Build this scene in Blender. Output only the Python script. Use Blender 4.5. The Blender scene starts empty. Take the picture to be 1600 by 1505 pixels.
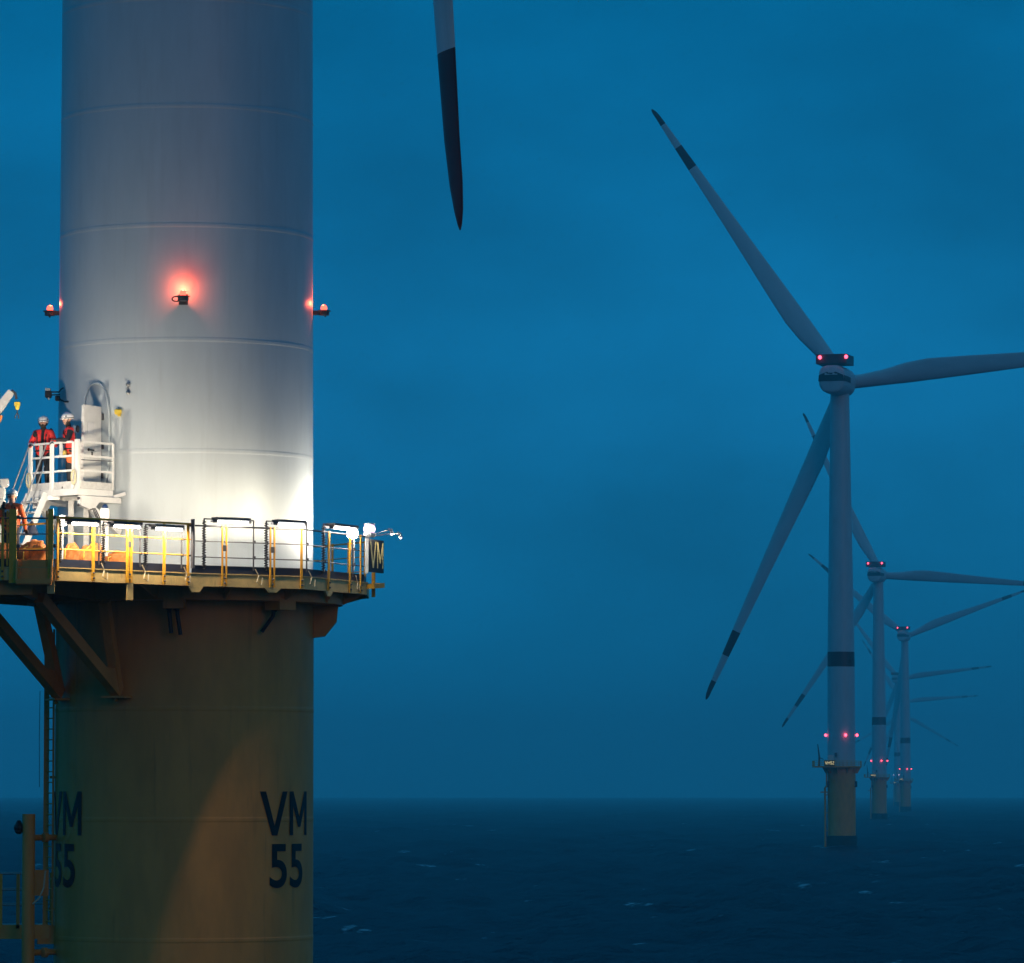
import bpy, bmesh, math, random
from mathutils import Vector, Matrix, Euler
import numpy as np
random.seed(7)
R = math.radians
sc = bpy.context.scene
COL = sc.collection

# ------------------------------------------------------------------ camera
IMG_W, IMG_H, F = 1600.0, 1505.0, 7360.0
CAM_Z = 13.5
PITCH = math.atan((1231 - IMG_H / 2) / F)
cam = bpy.data.cameras.new('camera'); cam_o = bpy.data.objects.new('camera', cam); COL.objects.link(cam_o)
cam_o.location = (0, 0, CAM_Z); cam_o.rotation_euler = (R(90) + PITCH, 0, 0)
cam.sensor_width = 36; cam.lens = 36 * F / IMG_W
cam.clip_start = 1; cam.clip_end = 60000
sc.camera = cam_o
CP, SP = math.cos(PITCH), math.sin(PITCH)

def W(px, py, Y):
    """world point seen at photo pixel (px, py) at depth Y"""
    u = (px - IMG_W / 2) / F; v = (IMG_H / 2 - py) / F
    d = Vector((u, CP - v * SP, SP + v * CP))
    return Vector((0, 0, CAM_Z)) + d * (Y / d.y)

# ------------------------------------------------------------------ object helpers
def tag(o, label, cat, group=None):
    o['label'] = label; o['category'] = cat
    if group: o['group'] = group
    return o
def thing(name, label, cat, loc=(0, 0, 0), group=None):
    o = bpy.data.objects.new(name, None); COL.objects.link(o)
    o.location = loc; o.empty_display_size = 0.2
    return tag(o, label, cat, group)

class MB:
    """collects shapes, then links them as ONE mesh object"""
    def __init__(s): s.v = []; s.f = []; s.m = []; s.M = None
    def add(s, vs, fs, mi=0):
        b = len(s.v)
        s.v += [tuple(s.M @ Vector(p)) if s.M is not None else tuple(p) for p in vs]
        for f in fs: s.f.append([b + i for i in f]); s.m.append(mi)
        return s
    def box(s, c, size, rot=None, mi=0):
        hx, hy, hz = [q / 2 for q in size]
        vs = [Vector((x, y, z)) for x in (-hx, hx) for y in (-hy, hy) for z in (-hz, hz)]
        if rot is not None: vs = [rot @ p for p in vs]
        vs = [p + Vector(c) for p in vs]
        return s.add(vs, [(0, 1, 3, 2), (4, 6, 7, 5), (0, 4, 5, 1), (2, 3, 7, 6), (0, 2, 6, 4), (1, 5, 7, 3)], mi)
    def bar(s, a, b, w, h, up=(0, 0, 1), mi=0, w2=None, h2=None):
        a = Vector(a); b = Vector(b); d = (b - a).normalized(); up = Vector(up)
        if abs(d.dot(up)) > 0.98: up = Vector((0, 1, 0))
        x = d.cross(up).normalized(); z = x.cross(d).normalized()
        w2 = w if w2 is None else w2; h2 = h if h2 is None else h2
        vs = []
        for p, ww, hh in ((a, w, h), (b, w2, h2)):
            vs += [p - x * ww / 2 - z * hh / 2, p + x * ww / 2 - z * hh / 2, p + x * ww / 2 + z * hh / 2, p - x * ww / 2 + z * hh / 2]
        return s.add(vs, [(3, 2, 1, 0), (4, 5, 6, 7), (0, 1, 5, 4), (1, 2, 6, 5), (2, 3, 7, 6), (3, 0, 4, 7)], mi)
    def tube(s, pts, r, n=10, mi=0, cap=True):
        pts = [Vector(p) for p in pts]; rs = r if isinstance(r, (list, tuple)) else [r] * len(pts)
        vs = []; fs = []; ref = None
        for i, p in enumerate(pts):
            d = (pts[min(i + 1, len(pts) - 1)] - pts[max(i - 1, 0)]).normalized()
            if ref is None:
                ref = Vector((0, 0, 1)) if abs(d.z) < 0.9 else Vector((1, 0, 0))
            x = d.cross(ref).normalized(); y = d.cross(x).normalized(); ref = x.cross(d)
            for k in range(n):
                a = 2 * math.pi * k / n
                vs.append(p + (x * math.cos(a) + y * math.sin(a)) * rs[i])
        for i in range(len(pts) - 1):
            for k in range(n):
                fs.append((i * n + k, i * n + (k + 1) % n, (i + 1) * n + (k + 1) % n, (i + 1) * n + k))
        if cap:
            fs.append(tuple(reversed(range(n)))); fs.append(tuple((len(pts) - 1) * n + k for k in range(n)))
        return s.add(vs, fs, mi)
    def lathe(s, prof, n=48, c=(0, 0, 0), mis=None, mi=0, cap0=False, cap1=False):
        c = Vector(c); vs = []
        for r, z in prof:
            for k in range(n):
                a = 2 * math.pi * k / n
                vs.append(c + Vector((r * math.cos(a), r * math.sin(a), z)))
        b0 = len(prof)
        for i in range(b0 - 1):
            s.add([], [], 0)
        base = len(s.v); s.add(vs, [], 0)
        for i in range(b0 - 1):
            m = mis[i] if mis else mi
            for k in range(n):
                s.f.append([base + i * n + k, base + i * n + (k + 1) % n, base + (i + 1) * n + (k + 1) % n, base + (i + 1) * n + k]); s.m.append(m)
        if cap0: s.f.append([base + k for k in reversed(range(n))]); s.m.append(mis[0] if mis else mi)
        if cap1: s.f.append([base + (b0 - 1) * n + k for k in range(n)]); s.m.append(mis[-1] if mis else mi)
        return s
    def prism(s, poly, z0, z1, mi=0):
        n = len(poly); vs = [(x, y, z0) for x, y in poly] + [(x, y, z1) for x, y in poly]
        return s.add(vs, [tuple(reversed(range(n))), tuple(range(n, 2 * n))] + [(i, (i + 1) % n, n + (i + 1) % n, n + i) for i in range(n)], mi)
    def plate(s, pts, nrm, t, mi=0):
        """flat polygon of 3D points given a thickness t about its plane"""
        nrm = Vector(nrm).normalized() * t / 2; n = len(pts)
        vs = [Vector(p) - nrm for p in pts] + [Vector(p) + nrm for p in pts]
        return s.add(vs, [tuple(reversed(range(n))), tuple(range(n, 2 * n))] + [(i, (i + 1) % n, n + (i + 1) % n, n + i) for i in range(n)], mi)
    def ball(s, c, r, seg=12, rings=8, mi=0, sq=None):
        c = Vector(c); rr = r if isinstance(r, (tuple, list)) else (r, r, r)
        vs = [c + Vector((0, 0, rr[2]))]; fs = []
        for i in range(1, rings):
            t = math.pi * i / rings
            for k in range(seg):
                a = 2 * math.pi * k / seg
                vs.append(c + Vector((rr[0] * math.sin(t) * math.cos(a), rr[1] * math.sin(t) * math.sin(a), rr[2] * math.cos(t))))
        vs.append(c - Vector((0, 0, rr[2])))
        for k in range(seg): fs.append((0, 1 + k, 1 + (k + 1) % seg))
        for i in range(rings - 2):
            for k in range(seg):
                a = 1 + i * seg + k; b = 1 + i * seg + (k + 1) % seg
                fs.append((a, a + seg, b + seg, b))
        l = len(vs) - 1
        for k in range(seg): fs.append((l, l - seg + (k + 1) % seg, l - seg + k))
        return s.add(vs, fs, mi)
    def mesh(s, name, mats, smooth=35, bevel=0):
        me = bpy.data.meshes.new(name)
        me.from_pydata([tuple(p) for p in s.v], [], s.f)
        for m in (mats if isinstance(mats, (list, tuple)) else [mats]): me.materials.append(m)
        me.polygons.foreach_set('material_index', s.m)
        bm = bmesh.new(); bm.from_mesh(me)
        bmesh.ops.recalc_face_normals(bm, faces=bm.faces)
        if bevel:
            es = [e for e in bm.edges if len(e.link_faces) == 2 and e.calc_face_angle(0) > R(50)]
            bmesh.ops.bevel(bm, geom=es, offset=bevel, segments=2, affect='EDGES', clamp_overlap=True)
        bm.to_mesh(me); bm.free()
        if smooth:
            me.shade_smooth(); me.set_sharp_from_angle(angle=R(smooth))
        me.update()
        return me
    def build(s, name, mats, parent=None, smooth=35, bevel=0):
        return link(name, s.mesh(name, mats, smooth, bevel), parent)

def link(name, me, parent=None):
    o = bpy.data.objects.new(name, me); COL.objects.link(o)
    if parent is not None: o.parent = parent
    return o
def copy_tree(o, parent=None):
    c = o.copy(); COL.objects.link(c); c.parent = parent
    c.matrix_parent_inverse = o.matrix_parent_inverse.copy()
    for ch in list(o.children): copy_tree(ch, c)
    return c

# ------------------------------------------------------------------ materials
def mat(name, col, rough=0.5, metal=0.0, var=0.12, vscale=2.0, bump=0.0, bscale=40, stretch=(1, 1, 1), var2=None, spec=0.5, stain=None, st_lo=.60, st_hi=.72, st_amt=.5, st_map=(2.2, 2.2, .16)):
    m = bpy.data.materials.new(name); m.use_nodes = True
    nt = m.node_tree; b = nt.nodes['Principled BSDF']
    b.inputs['Roughness'].default_value = rough; b.inputs['Metallic'].default_value = metal
    b.inputs['Specular IOR Level'].default_value = spec
    tc = nt.nodes.new('ShaderNodeTexCoord'); mp = nt.nodes.new('ShaderNodeMapping')
    mp.inputs['Scale'].default_value = stretch
    nt.links.new(tc.outputs['Object'], mp.inputs['Vector'])
    n = nt.nodes.new('ShaderNodeTexNoise'); n.inputs['Scale'].default_value = vscale; n.inputs['Detail'].default_value = 6
    n.inputs['Roughness'].default_value = 0.65
    nt.links.new(mp.outputs[0], n.inputs['Vector'])
    mx = nt.nodes.new('ShaderNodeMix'); mx.data_type = 'RGBA'
    lo = tuple(c * (1 - var) for c in col) if var2 is None else var2
    mx.inputs['A'].default_value = (*lo, 1); mx.inputs['B'].default_value = (*[min(1, c * (1 + var * .6)) for c in col], 1)
    rmp = nt.nodes.new('ShaderNodeMapRange'); rmp.inputs['From Min'].default_value = 0.32; rmp.inputs['From Max'].default_value = 0.62
    nt.links.new(n.outputs['Fac'], rmp.inputs['Value']); nt.links.new(rmp.outputs[0], mx.inputs['Factor'])
    colour = mx.outputs['Result']
    if stain:      # runs of rust, salt and dirt down the paint
        mp3 = nt.nodes.new('ShaderNodeMapping'); mp3.inputs['Scale'].default_value = st_map; nt.links.new(tc.outputs['Object'], mp3.inputs['Vector'])
        n3 = nt.nodes.new('ShaderNodeTexNoise'); n3.inputs['Scale'].default_value = 1.6; n3.inputs['Detail'].default_value = 8; n3.inputs['Roughness'].default_value = .62; nt.links.new(mp3.outputs[0], n3.inputs['Vector'])
        r3 = nt.nodes.new('ShaderNodeMapRange'); r3.inputs['From Min'].default_value = st_lo; r3.inputs['From Max'].default_value = st_hi; r3.inputs['To Max'].default_value = st_amt; nt.links.new(n3.outputs['Fac'], r3.inputs['Value'])
        m3 = nt.nodes.new('ShaderNodeMix'); m3.data_type = 'RGBA'; nt.links.new(r3.outputs[0], m3.inputs['Factor']); nt.links.new(colour, m3.inputs['A']); m3.inputs['B'].default_value = (*stain, 1)
        colour = m3.outputs['Result']
    nt.links.new(colour, b.inputs['Base Color'])
    if bump:
        n2 = nt.nodes.new('ShaderNodeTexNoise'); n2.inputs['Scale'].default_value = bscale; n2.inputs['Detail'].default_value = 4
        nt.links.new(tc.outputs['Object'], n2.inputs['Vector'])
        bp = nt.nodes.new('ShaderNodeBump'); bp.inputs['Strength'].default_value = bump; bp.inputs['Distance'].default_value = 0.02
        nt.links.new(n2.outputs['Fac'], bp.inputs['Height']); nt.links.new(bp.outputs[0], b.inputs['Normal'])
    return m
def glow(name, col, strength):
    m = bpy.data.materials.new(name); m.use_nodes = True
    b = m.node_tree.nodes['Principled BSDF']
    b.inputs['Base Color'].default_value = (*[c * .5 for c in col], 1)
    b.inputs['Emission Color'].default_value = (*col, 1); b.inputs['Emission Strength'].default_value = strength
    return m

M = {}
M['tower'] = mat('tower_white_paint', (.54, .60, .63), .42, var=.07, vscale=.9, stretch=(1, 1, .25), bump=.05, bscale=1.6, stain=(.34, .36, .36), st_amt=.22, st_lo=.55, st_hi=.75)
M['white'] = mat('white_paint', (.78, .78, .76), .4, var=.06, vscale=6)
M['white_dirty'] = mat('grey_white_paint', (.62, .62, .6), .5, var=.15, vscale=9)
M['tp'] = mat('yellow_foundation_paint', (.84, .31, .062), .5, var=.14, vscale=1.3, stretch=(1, 1, .3), bump=.05, bscale=4, stain=(.20, .065, .02), st_amt=.42, st_lo=.60, st_hi=.74)
M['yellow'] = mat('yellow_rail_paint', (.80, .38, .022), .42, var=.15, vscale=7)
M['cream'] = mat('pale_yellow_edge_paint', (.74, .50, .18), .5, var=.15, vscale=3, stain=(.25, .12, .05), st_amt=.6, st_map=(5, 5, 1.2))
M['red_band'] = mat('dark_red_marking_paint', (.075, .004, .005), .45, var=.1)
M['navy'] = mat('navy_panel_paint', (.012, .01, .02), .45, var=.1)
M['black'] = mat('black_plastic', (.012, .012, .014), .45, var=.2, vscale=12)
M['letter'] = mat('black_lettering_paint', (.006, .006, .007), .5, var=.1)
M['growth'] = mat('dark_waterline_coating', (.012, .014, .014), .7, var=.4, vscale=1.2)
M['steel'] = mat('galvanised_steel', (.35, .36, .37), .45, .6, var=.15, vscale=10)
M['darksteel'] = mat('dark_grey_steel', (.08, .08, .09), .45, .3, var=.2, vscale=8)
M['kick'] = mat('dark_blue_kick_board', (.015, .02, .04), .45, var=.15, vscale=8)
M['grating'] = mat('grey_deck_grating', (.18, .18, .18), .7, .2, var=.2, vscale=5)
M['orange_bag'] = mat('orange_tarpaulin', (.62, .20, .04), .6, var=.3, vscale=9, bump=.3, bscale=9)
M['jacket_red'] = mat('red_jacket_cloth', (.82, .035, .028), .65, var=.3, vscale=9, bump=.3, bscale=22)
M['jacket_orange'] = mat('orange_jacket_cloth', (.82, .14, .03), .65, var=.25, vscale=9, bump=.3, bscale=22)
M['cloth_black'] = mat('black_cloth', (.012, .013, .018), .75, var=.3, vscale=14, bump=.3, bscale=24)
M['cloth_navy'] = mat('navy_cloth', (.01, .016, .04), .75, var=.3, vscale=14, bump=.3, bscale=24)
M['skin'] = mat('skin', (.50, .28, .20), .55, var=.1, vscale=20)
M['beard'] = mat('dark_beard', (.02, .014, .01), .8, var=.3, vscale=40)
M['glove'] = mat('black_glove', (.02, .02, .022), .6, var=.3, vscale=30)
M['glove_y'] = mat('yellow_glove', (.62, .45, .10), .6, var=.3, vscale=30)
M['helmet'] = mat('white_helmet_shell', (.8, .8, .8), .25, var=.03)
M['reflect'] = mat('grey_reflective_tape', (.55, .56, .56), .35, .2, var=.1, vscale=20)
M['tube'] = glow('lit_lamp_tube', (1, .92, .80), 45)
M['flood'] = glow('lit_floodlight_glass', (1, .93, .82), 90)
M['lens_near'] = glow('lit_red_beacon_lens', (1, .10, .06), 3.4)
M['lens_far'] = glow('lit_red_beacon_glass', (1, .07, .13), 6)
M['lens_white'] = glow('lit_pale_lamp_glass', (.9, .62, .8), 3)
M['sign_glow'] = glow('backlit_sign_letters', (.9, .75, .35), .8)
M['dome_lit'] = glow('lit_white_dome', (1, .93, .82), 6)
M['rope'] = mat('pale_rope', (.6, .55, .35), .8, var=.2, vscale=30)
M['cable'] = mat('pale_cable', (.6, .5, .32), .6, var=.1)
M['cap_yellow'] = mat('yellow_lamp_cap', (.75, .55, .06), .4, var=.1)

# ------------------------------------------------------------------ near turbine: places
AX, AY = W(289, 1000, 115).x, 115.0
def T(dx, dy, z): return Vector((AX + dx, AY + dy, z))
DECK = 18.49
def DX(px, dy): return (px - 800) / F * (AY + dy) - AX          # sideways distance from the tower axis of photo column px at depth offset dy
def SURF(px, r):
    dy = -2.5
    for _ in range(12):
        x = max(-r, min(r, DX(px, dy))); dy = -math.sqrt(max(r * r - x * x, 0))
    return x, dy
def AZ(px, r): x, dy = SURF(px, r); return math.degrees(math.atan2(x, -dy))
DUSK_SUN = 0.09

# ------------------------------------------------------------------ turbine upper parts (shared meshes)
HUB_Z = 104.9; YAW = R(16)
BL = 77.4
def blade_mesh():
    secs = [(0, 3.1, 3.1, 0, 0), (3, 3.1, 3.1, 0, 0), (8, 3.7, 2.6, .4, 10), (13, 4.7, 1.9, .8, 12), (18, 5.0, 1.55, 1, 10), (26, 4.5, 1.2, 1, 8),
            (36, 3.7, .9, 1, 5), (46, 3.0, .68, 1, 3.5), (56, 2.4, .5, 1, 2), (60.2, 2.15, .44, 1, 1.5), (60.35, 2.15, .44, 1, 1.5), (66.2, 1.75, .34, 1, .8), (66.35, 1.75, .34, 1, .8),
            (70, 1.5, .28, 1, .3), (72.6, 1.32, .25, 1, 0), (72.75, 1.31, .25, 1, 0), (75, 1.12, .21, 1, 0), (76.2, .95, .18, 1, 0), (76.9, .62, .14, 1, 0), (77.25, .3, .09, 1, 0), (77.4, .06, .03, 1, 0)]
    n = 20; b = MB(); vs = []
    for i, (s_, c, t, bl, tw) in enumerate(secs):
        tw = R(tw)
        tip_sh = -0.33 * max(0, (s_ - 75) / 2.4) ** 1.6
        for k in range(n):
            a = 2 * math.pi * k / n
            cx = .5 * (1 + math.cos(a))                      # 0..1 along chord
            yt = math.sqrt(max(cx, 0)) * (1 - cx) * 1.3 * .5 / .25
            foil = (( .30 - cx) * c, math.copysign(yt, math.sin(a)) * t * .5 if math.sin(a) != 0 else 0)
            circ = (-math.cos(a) * c * .5, math.sin(a) * t * .5)
            foil = ((.30 - cx) * c, math.sin(a) * t * .5 * (1.25 - .75 * cx if cx > .3 else 1.0))
            x = circ[0] * (1 - bl) + foil[0] * bl + tip_sh; y = circ[1] * (1 - bl) + foil[1] * bl
            pre = .9 * (s_ / BL) ** 2
            vs.append((x * math.cos(tw) - y * math.sin(tw), x * math.sin(tw) + y * math.cos(tw) + pre, s_ + 1.2))
    b.add(vs, [])
    for i in range(len(secs) - 1):
        sm = (secs[i][0] + secs[i + 1][0]) / 2
        mi = 1 if (60.3 < sm < 66.3 or sm > 72.7) else 0
        for k in range(n):
            b.f.append([i * n + k, i * n + (k + 1) % n, (i + 1) * n + (k + 1) % n, (i + 1) * n + k]); b.m.append(mi)
    b.f.append(list(range(n))); b.m.append(0); b.f.append([(len(secs) - 1) * n + k for k in range(n)]); b.m.append(1)
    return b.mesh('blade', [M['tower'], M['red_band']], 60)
RZ = Matrix.Rotation(-YAW, 4, 'Z')
def nacelle_mesh():
    b = MB(); b.M = RZ
    ys = [(-9.2, .80), (-9.0, .92), (-8.5, .985), (-6, 1), (0, 1), (3.2, .97), (4.3, .9)]
    n = 40; vs = []
    for y, k_ in ys:
        for k in range(n):
            a = 2 * math.pi * k / n; ca, sa = math.cos(a), math.sin(a)
            e = .62 if sa > 0 else .85
            vs.append((math.copysign(abs(ca) ** .7, ca) * 3.0 * k_, y, math.copysign(abs(sa) ** e, sa) * 3.2 * k_))
    b.add(vs, [])
    for i in range(len(ys) - 1):
        for k in range(n):
            b.f.append([i * n + k, i * n + (k + 1) % n, (i + 1) * n + (k + 1) % n, (i + 1) * n + k]); b.m.append(0)
    b.f.append(list(range(n))); b.m.append(0); b.f.append([(len(ys) - 1) * n + k for k in range(n)]); b.m.append(0)
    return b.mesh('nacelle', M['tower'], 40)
def vent_mesh():
    b = MB(); b.M = RZ
    pts = [(-2.9, -9.24, -.55), (2.9, -9.24, -.55), (2.75, -9.24, .8), (1.6, -9.24, 1.3), (.9, -9.24, 1.55), (.5, -9.24, 1.3), (-.5, -9.24, 1.3), (-.9, -9.24, 1.55), (-1.6, -9.24, 1.3), (-2.8, -9.24, .8)]
    b.plate(pts, (0, 1, 0), .12)
    b.bar((2.98, -9.1, .1), (2.98, -2.5, .1), .12, 1.25)
    return b.mesh('vent_panel', M['navy'], 0)
def mark_mesh():
    b = MB(); b.M = RZ
    for x in (-.9, .9):
        b.plate([(x - .55, -9.33, .85), (x + .55, -9.33, .85), (x + .55, -9.33, 1.05), (x - .1, -9.33, 1.1), (x - .1, -9.33, 1.3), (x - .55, -9.33, 1.3)], (0, 1, 0), .05)
    b.box((0, -9.33, .92), (.8, .05, .1))
    return b.mesh('logo', M['white_dirty'], 0)
def hoist_mesh():
    b = MB(); b.M = RZ; z0, z1 = 3.1, 5.2
    for s_ in (-1, 1): b.box((s_ * 3.45, -5.2, (z0 + z1) / 2), (.1, 7.6, z1 - z0))
    b.box((0, -9.0, (z0 + z1) / 2), (7.0, .1, z1 - z0)); b.box((0, -1.4, (z0 + z1) / 2), (7.0, .1, z1 - z0))
    b.box((0, -5.2, z0 + .05), (6.8, 7.5, .1))
    return b.mesh('hoist_platform', M['red_band'], 0)
def hub_mesh():
    b = MB(); b.M = RZ @ Matrix.Translation((0, 6.6, 0)) @ Matrix.Rotation(R(-90), 4, 'X')
    b.lathe([(1.7, -2.3), (2.1, -2.1), (2.25, -1), (2.2, .4), (1.95, 1.6), (1.4, 2.5), (.7, 3.0), (.05, 3.15)], 32, cap0=True, cap1=True)
    b.M = None
    return b.mesh('hub', M['tower'], 45)
BLADE, NAC, VENT, MARK, HOIST, HUB = blade_mesh(), nacelle_mesh(), vent_mesh(), mark_mesh(), hoist_mesh(), hub_mesh()
HUBC = RZ @ Vector((0, 6.6, 0))
def blade_matrix(alpha, pitch, base_z=HUB_Z):
    return Matrix.Translation((HUBC.x, HUBC.y, base_z)) @ RZ @ Matrix.Rotation(R(90 - alpha), 4, 'Y') @ Matrix.Rotation(R(pitch), 4, 'Z')
def lamp_mesh(r, m, name='beacon'):
    b = MB(); b.ball((0, 0, 0), (r, r, r * 1.1), 12, 8); return b.mesh(name, m, 60)
BEACON = lamp_mesh(.40, M['lens_far']); BEACON_T = lamp_mesh(.30, M['lens_far']); BEACON_W = lamp_mesh(.26, M['lens_white'])

def top_parts(root, alpha, pitch, dz=0.0):
    na = link('nacelle', NAC, root); na.location = (0, 0, HUB_Z - .4 + dz)
    link('vent_panel', VENT, na); link('logo', MARK, na)
    h = link('hoist_platform', HOIST, root); h.location = (0, 0, HUB_Z - .1 + dz)
    hb = link('hub', HUB, root); hb.location = (0, 0, HUB_Z + dz)
    bl = []
    for k in range(3):
        o = link('blade', BLADE, root); o.matrix_local = blade_matrix(alpha + 120 * k, pitch, HUB_Z + dz); bl.append(o)
    for x in (-2.5, 3.45):
        o = link('beacon', BEACON, h); o.location = RZ @ Vector((x, -9.35, 4.5))
    return bl

# ------------------------------------------------------------------ far turbines
def far_turbine():
    root = thing('wind_turbine', 'x', 'wind turbine')
    b = MB()
    zs = [(3.12, 18.4), (3.08, 34), (3.04, 40.6), (3.02, 43.9), (2.1, 102.2)]
    prof = []; mis = []
    for i in range(len(zs) - 1):
        (r0, z0), (r1, z1) = zs[i], zs[i + 1]; n = max(1, int((z1 - z0) / 6))
        for k in range(n):
            prof.append((r0 + (r1 - r0) * k / n, z0 + (z1 - z0) * k / n)); mis.append(1 if i == 2 else 0)
    prof.append(zs[-1])
    b.lathe(prof, 40, mis=mis, cap1=True)
    b.build('tower', [M['tower'], M['red_band']], root)
    b = MB(); b.lathe([(3.14, 2.9), (3.14, 18.2)], 40, cap1=True)
    tp = b.build('transition_piece', M['tp'], root)
    for a in (-20, 200):
        b = MB(); b.box((3.3 * math.cos(R(a)), 3.3 * math.sin(R(a)), 14.4), (.5, .6, 1.3), Matrix.Rotation(R(a), 3, 'Z')); b.build('anode_box', M['darksteel'], tp)
    b = MB(); b.lathe([(3.45, -4), (3.45, 2.6), (3.3, 2.9), (3.1, 2.95)], 40)
    b.build('waterline_band', M['growth'], root)
    b = MB()
    b.prism([(-6.4, -6), (-2.4, -6.3), (0, -4.9), (2.8, -3.6), (4.5, 0), (4.3, 2.4), (2.8, 4.4), (0, 5), (-3, 4.4), (-6.4, 2)], 18.1, 18.42)
    for k in range(10):
        a = 2 * math.pi * k / 10; c, s_ = math.cos(a), math.sin(a)
        b.plate([(3.1 * c, 3.1 * s_, 16.8), (3.6 * c, 3.6 * s_, 16.8), (4.3 * c, 4.3 * s_, 18.1), (3.1 * c, 3.1 * s_, 18.1)], (-s_, c, 0), .08)
    pl = b.build('platform', M['tp'], root, 0)
    b = MB(); edge = [(-6.4, 2), (-6.4, -6), (-2.4, -6.3), (0, -4.9), (2.8, -3.6), (4.5, 0), (4.3, 2.4)]
    for i in range(len(edge) - 1):
        a = Vector((*edge[i], 0)); c = Vector((*edge[i + 1], 0))
        for z in (18.8, 19.15, 19.55): b.bar(a + Vector((0, 0, z)), c + Vector((0, 0, z)), .07, .07)
        n = max(1, int((c - a).length / .8))
        for k in range(n + 1):
            p = a.lerp(c, k / n); b.bar(p + Vector((0, 0, 18.4)), p + Vector((0, 0, 19.6)), .08, .08)
    b.build('railing', M['yellow'], pl, 0)
    b = MB(); b.tube([(-5.2, -3, 18.4), (-5.15, -3, 20.5), (-5.5, -3.1, 23.3)], [.28, .2, .08], 10); b.bar((-5.15, -3, 20.3), (-4.2, -3.1, 19.9), .15, .15)
    b.build('davit_mast', M['darksteel'], root)
    b = MB(); b.box((-2.6, -3.6, 19.6), (1.3, 1.2, .12)); b.box((-2.6, -4.15, 20.3), (1.3, .06, 1.1)); b.box((-3.2, -3.6, 20.2), (.06, 1.2, 1.1))
    b.build('access_cage', M['white_dirty'], root, 0)
    b = MB(); b.box((-1.5, -3.1, 20.9), (.5, .5, .9)); b.build('door_hood', M['darksteel'], root, 0)
    b = MB(); b.plate([(-4.3, -6.45, 18.45), (-1.95, -6.45, 18.45), (-1.95, -6.45, 19.65), (-4.3, -6.45, 19.65)], (0, 1, 0), .08)
    sg = b.build('sign_board', M['black'], root, 0)
    b = MB(); y = -6.53
    for p, q in ((( -4.05, 19.4), (-3.85, 18.75)), ((-3.85, 18.75), (-3.65, 19.4)), ((-3.5, 18.75), (-3.5, 19.4)), ((-3.46, 19.36), (-3.27, 19.0)), ((-3.23, 19.0), (-3.05, 19.36)), ((-3.0, 18.75), (-3.0, 19.4)),
                 ((-2.85, 19.4), (-2.55, 19.4)), ((-2.8, 19.36), (-2.8, 19.1)), ((-2.8, 19.1), (-2.55, 19.05)), ((-2.55, 19.05), (-2.58, 18.8)), ((-2.58, 18.8), (-2.85, 18.76)),
                 ((-2.4, 19.4), (-2.12, 19.36)), ((-2.12, 19.3), (-2.4, 18.8)), ((-2.4, 18.76), (-2.1, 18.76))):
        b.bar((p[0], y, p[1]), (q[0], y, q[1]), .09, .03, (0, 1, 0))
    b.build('lettering', M['sign_glow'], sg, 0)
    b = MB()
    for (p, q) in (((-4.3, 18.45), (-1.95, 18.45)), ((-4.3, 19.65), (-1.95, 19.65)), ((-4.3, 18.5), (-4.3, 19.6)), ((-1.95, 18.5), (-1.95, 19.6))):
        b.bar((p[0], -6.46, p[1]), (q[0], -6.46, q[1]), .1, .12, (0, 1, 0))
    b.build('sign_frame', M['yellow'], sg, 0)
    b = MB()
    for y in (-1.0, -.2): b.tube([(-3.75, y, -2), (-3.75, y, 13.5), (-3.2, y, 14.2)], .22, 10)
    for z in (4, 8, 12): b.bar((-3.75, -.6, z), (-3.0, -.5, z), .2, .2)
    b.box((-4.0, -.6, 12.6), (1.5, 1.6, .25)); b.bar((-3.42, -.9, 14), (-3.42, -.9, 18.2), .3, .3)
    b.build('boat_landing', M['tp'], root)
    for a in (180, -78, 0):
        o = link('beacon', BEACON_T, root); o.location = (3.5 * math.cos(R(a)), 3.5 * math.sin(R(a)), 25.3)
    return root

T0 = far_turbine()
BLADES0 = top_parts(T0, 0, 8)
EARTH = 6.371e6
far_specs = [   # axis px, distance, alpha, label
    (1315, 1054, 124.9, 'whole wind turbine with a lit name sign and full rotor, largest in the receding row'),
    (1374, 2014, 115.5, 'wind turbine second in the receding row, between the nearest whole one and the third'),
    (1415, 2815, 140, 'hazy wind turbine third in the receding row, smallest with red lights on its top'),
    (1403, 3911, 127, 'faint wind turbine hidden behind the third one, upper of two pale level blades showing'),
    (1411, 4910, 124, 'fainter wind turbine far behind the third one, lower of two pale level blades showing'),
    (1409, 5700, 90, 'faintest wind turbine at the far end of the row, one blade drooping to the sea'),
]
for i, (px, d, al, lab) in enumerate(far_specs):
    o = T0 if i == 0 else copy_tree(T0)
    p = W(px, 1231, d)
    o.location = (p.x, d, -d * d / (2 * EARTH))
    o['label'] = lab; o['group'] = 'wind turbines receding to the horizon'
    ks = [c for c in o.children if c.name.startswith('blade')]
    for k, c in enumerate(ks): c.matrix_local = blade_matrix(al + 120 * k, (8, 12, 5, 15, 9, 11)[i])
    if i >= 3:
        for c in o.children_recursive:
            if c.name.startswith('beacon'):
                if c.parent != o: c.scale = (.2, .2, .2)
                else: c.data = BEACON_W

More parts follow.
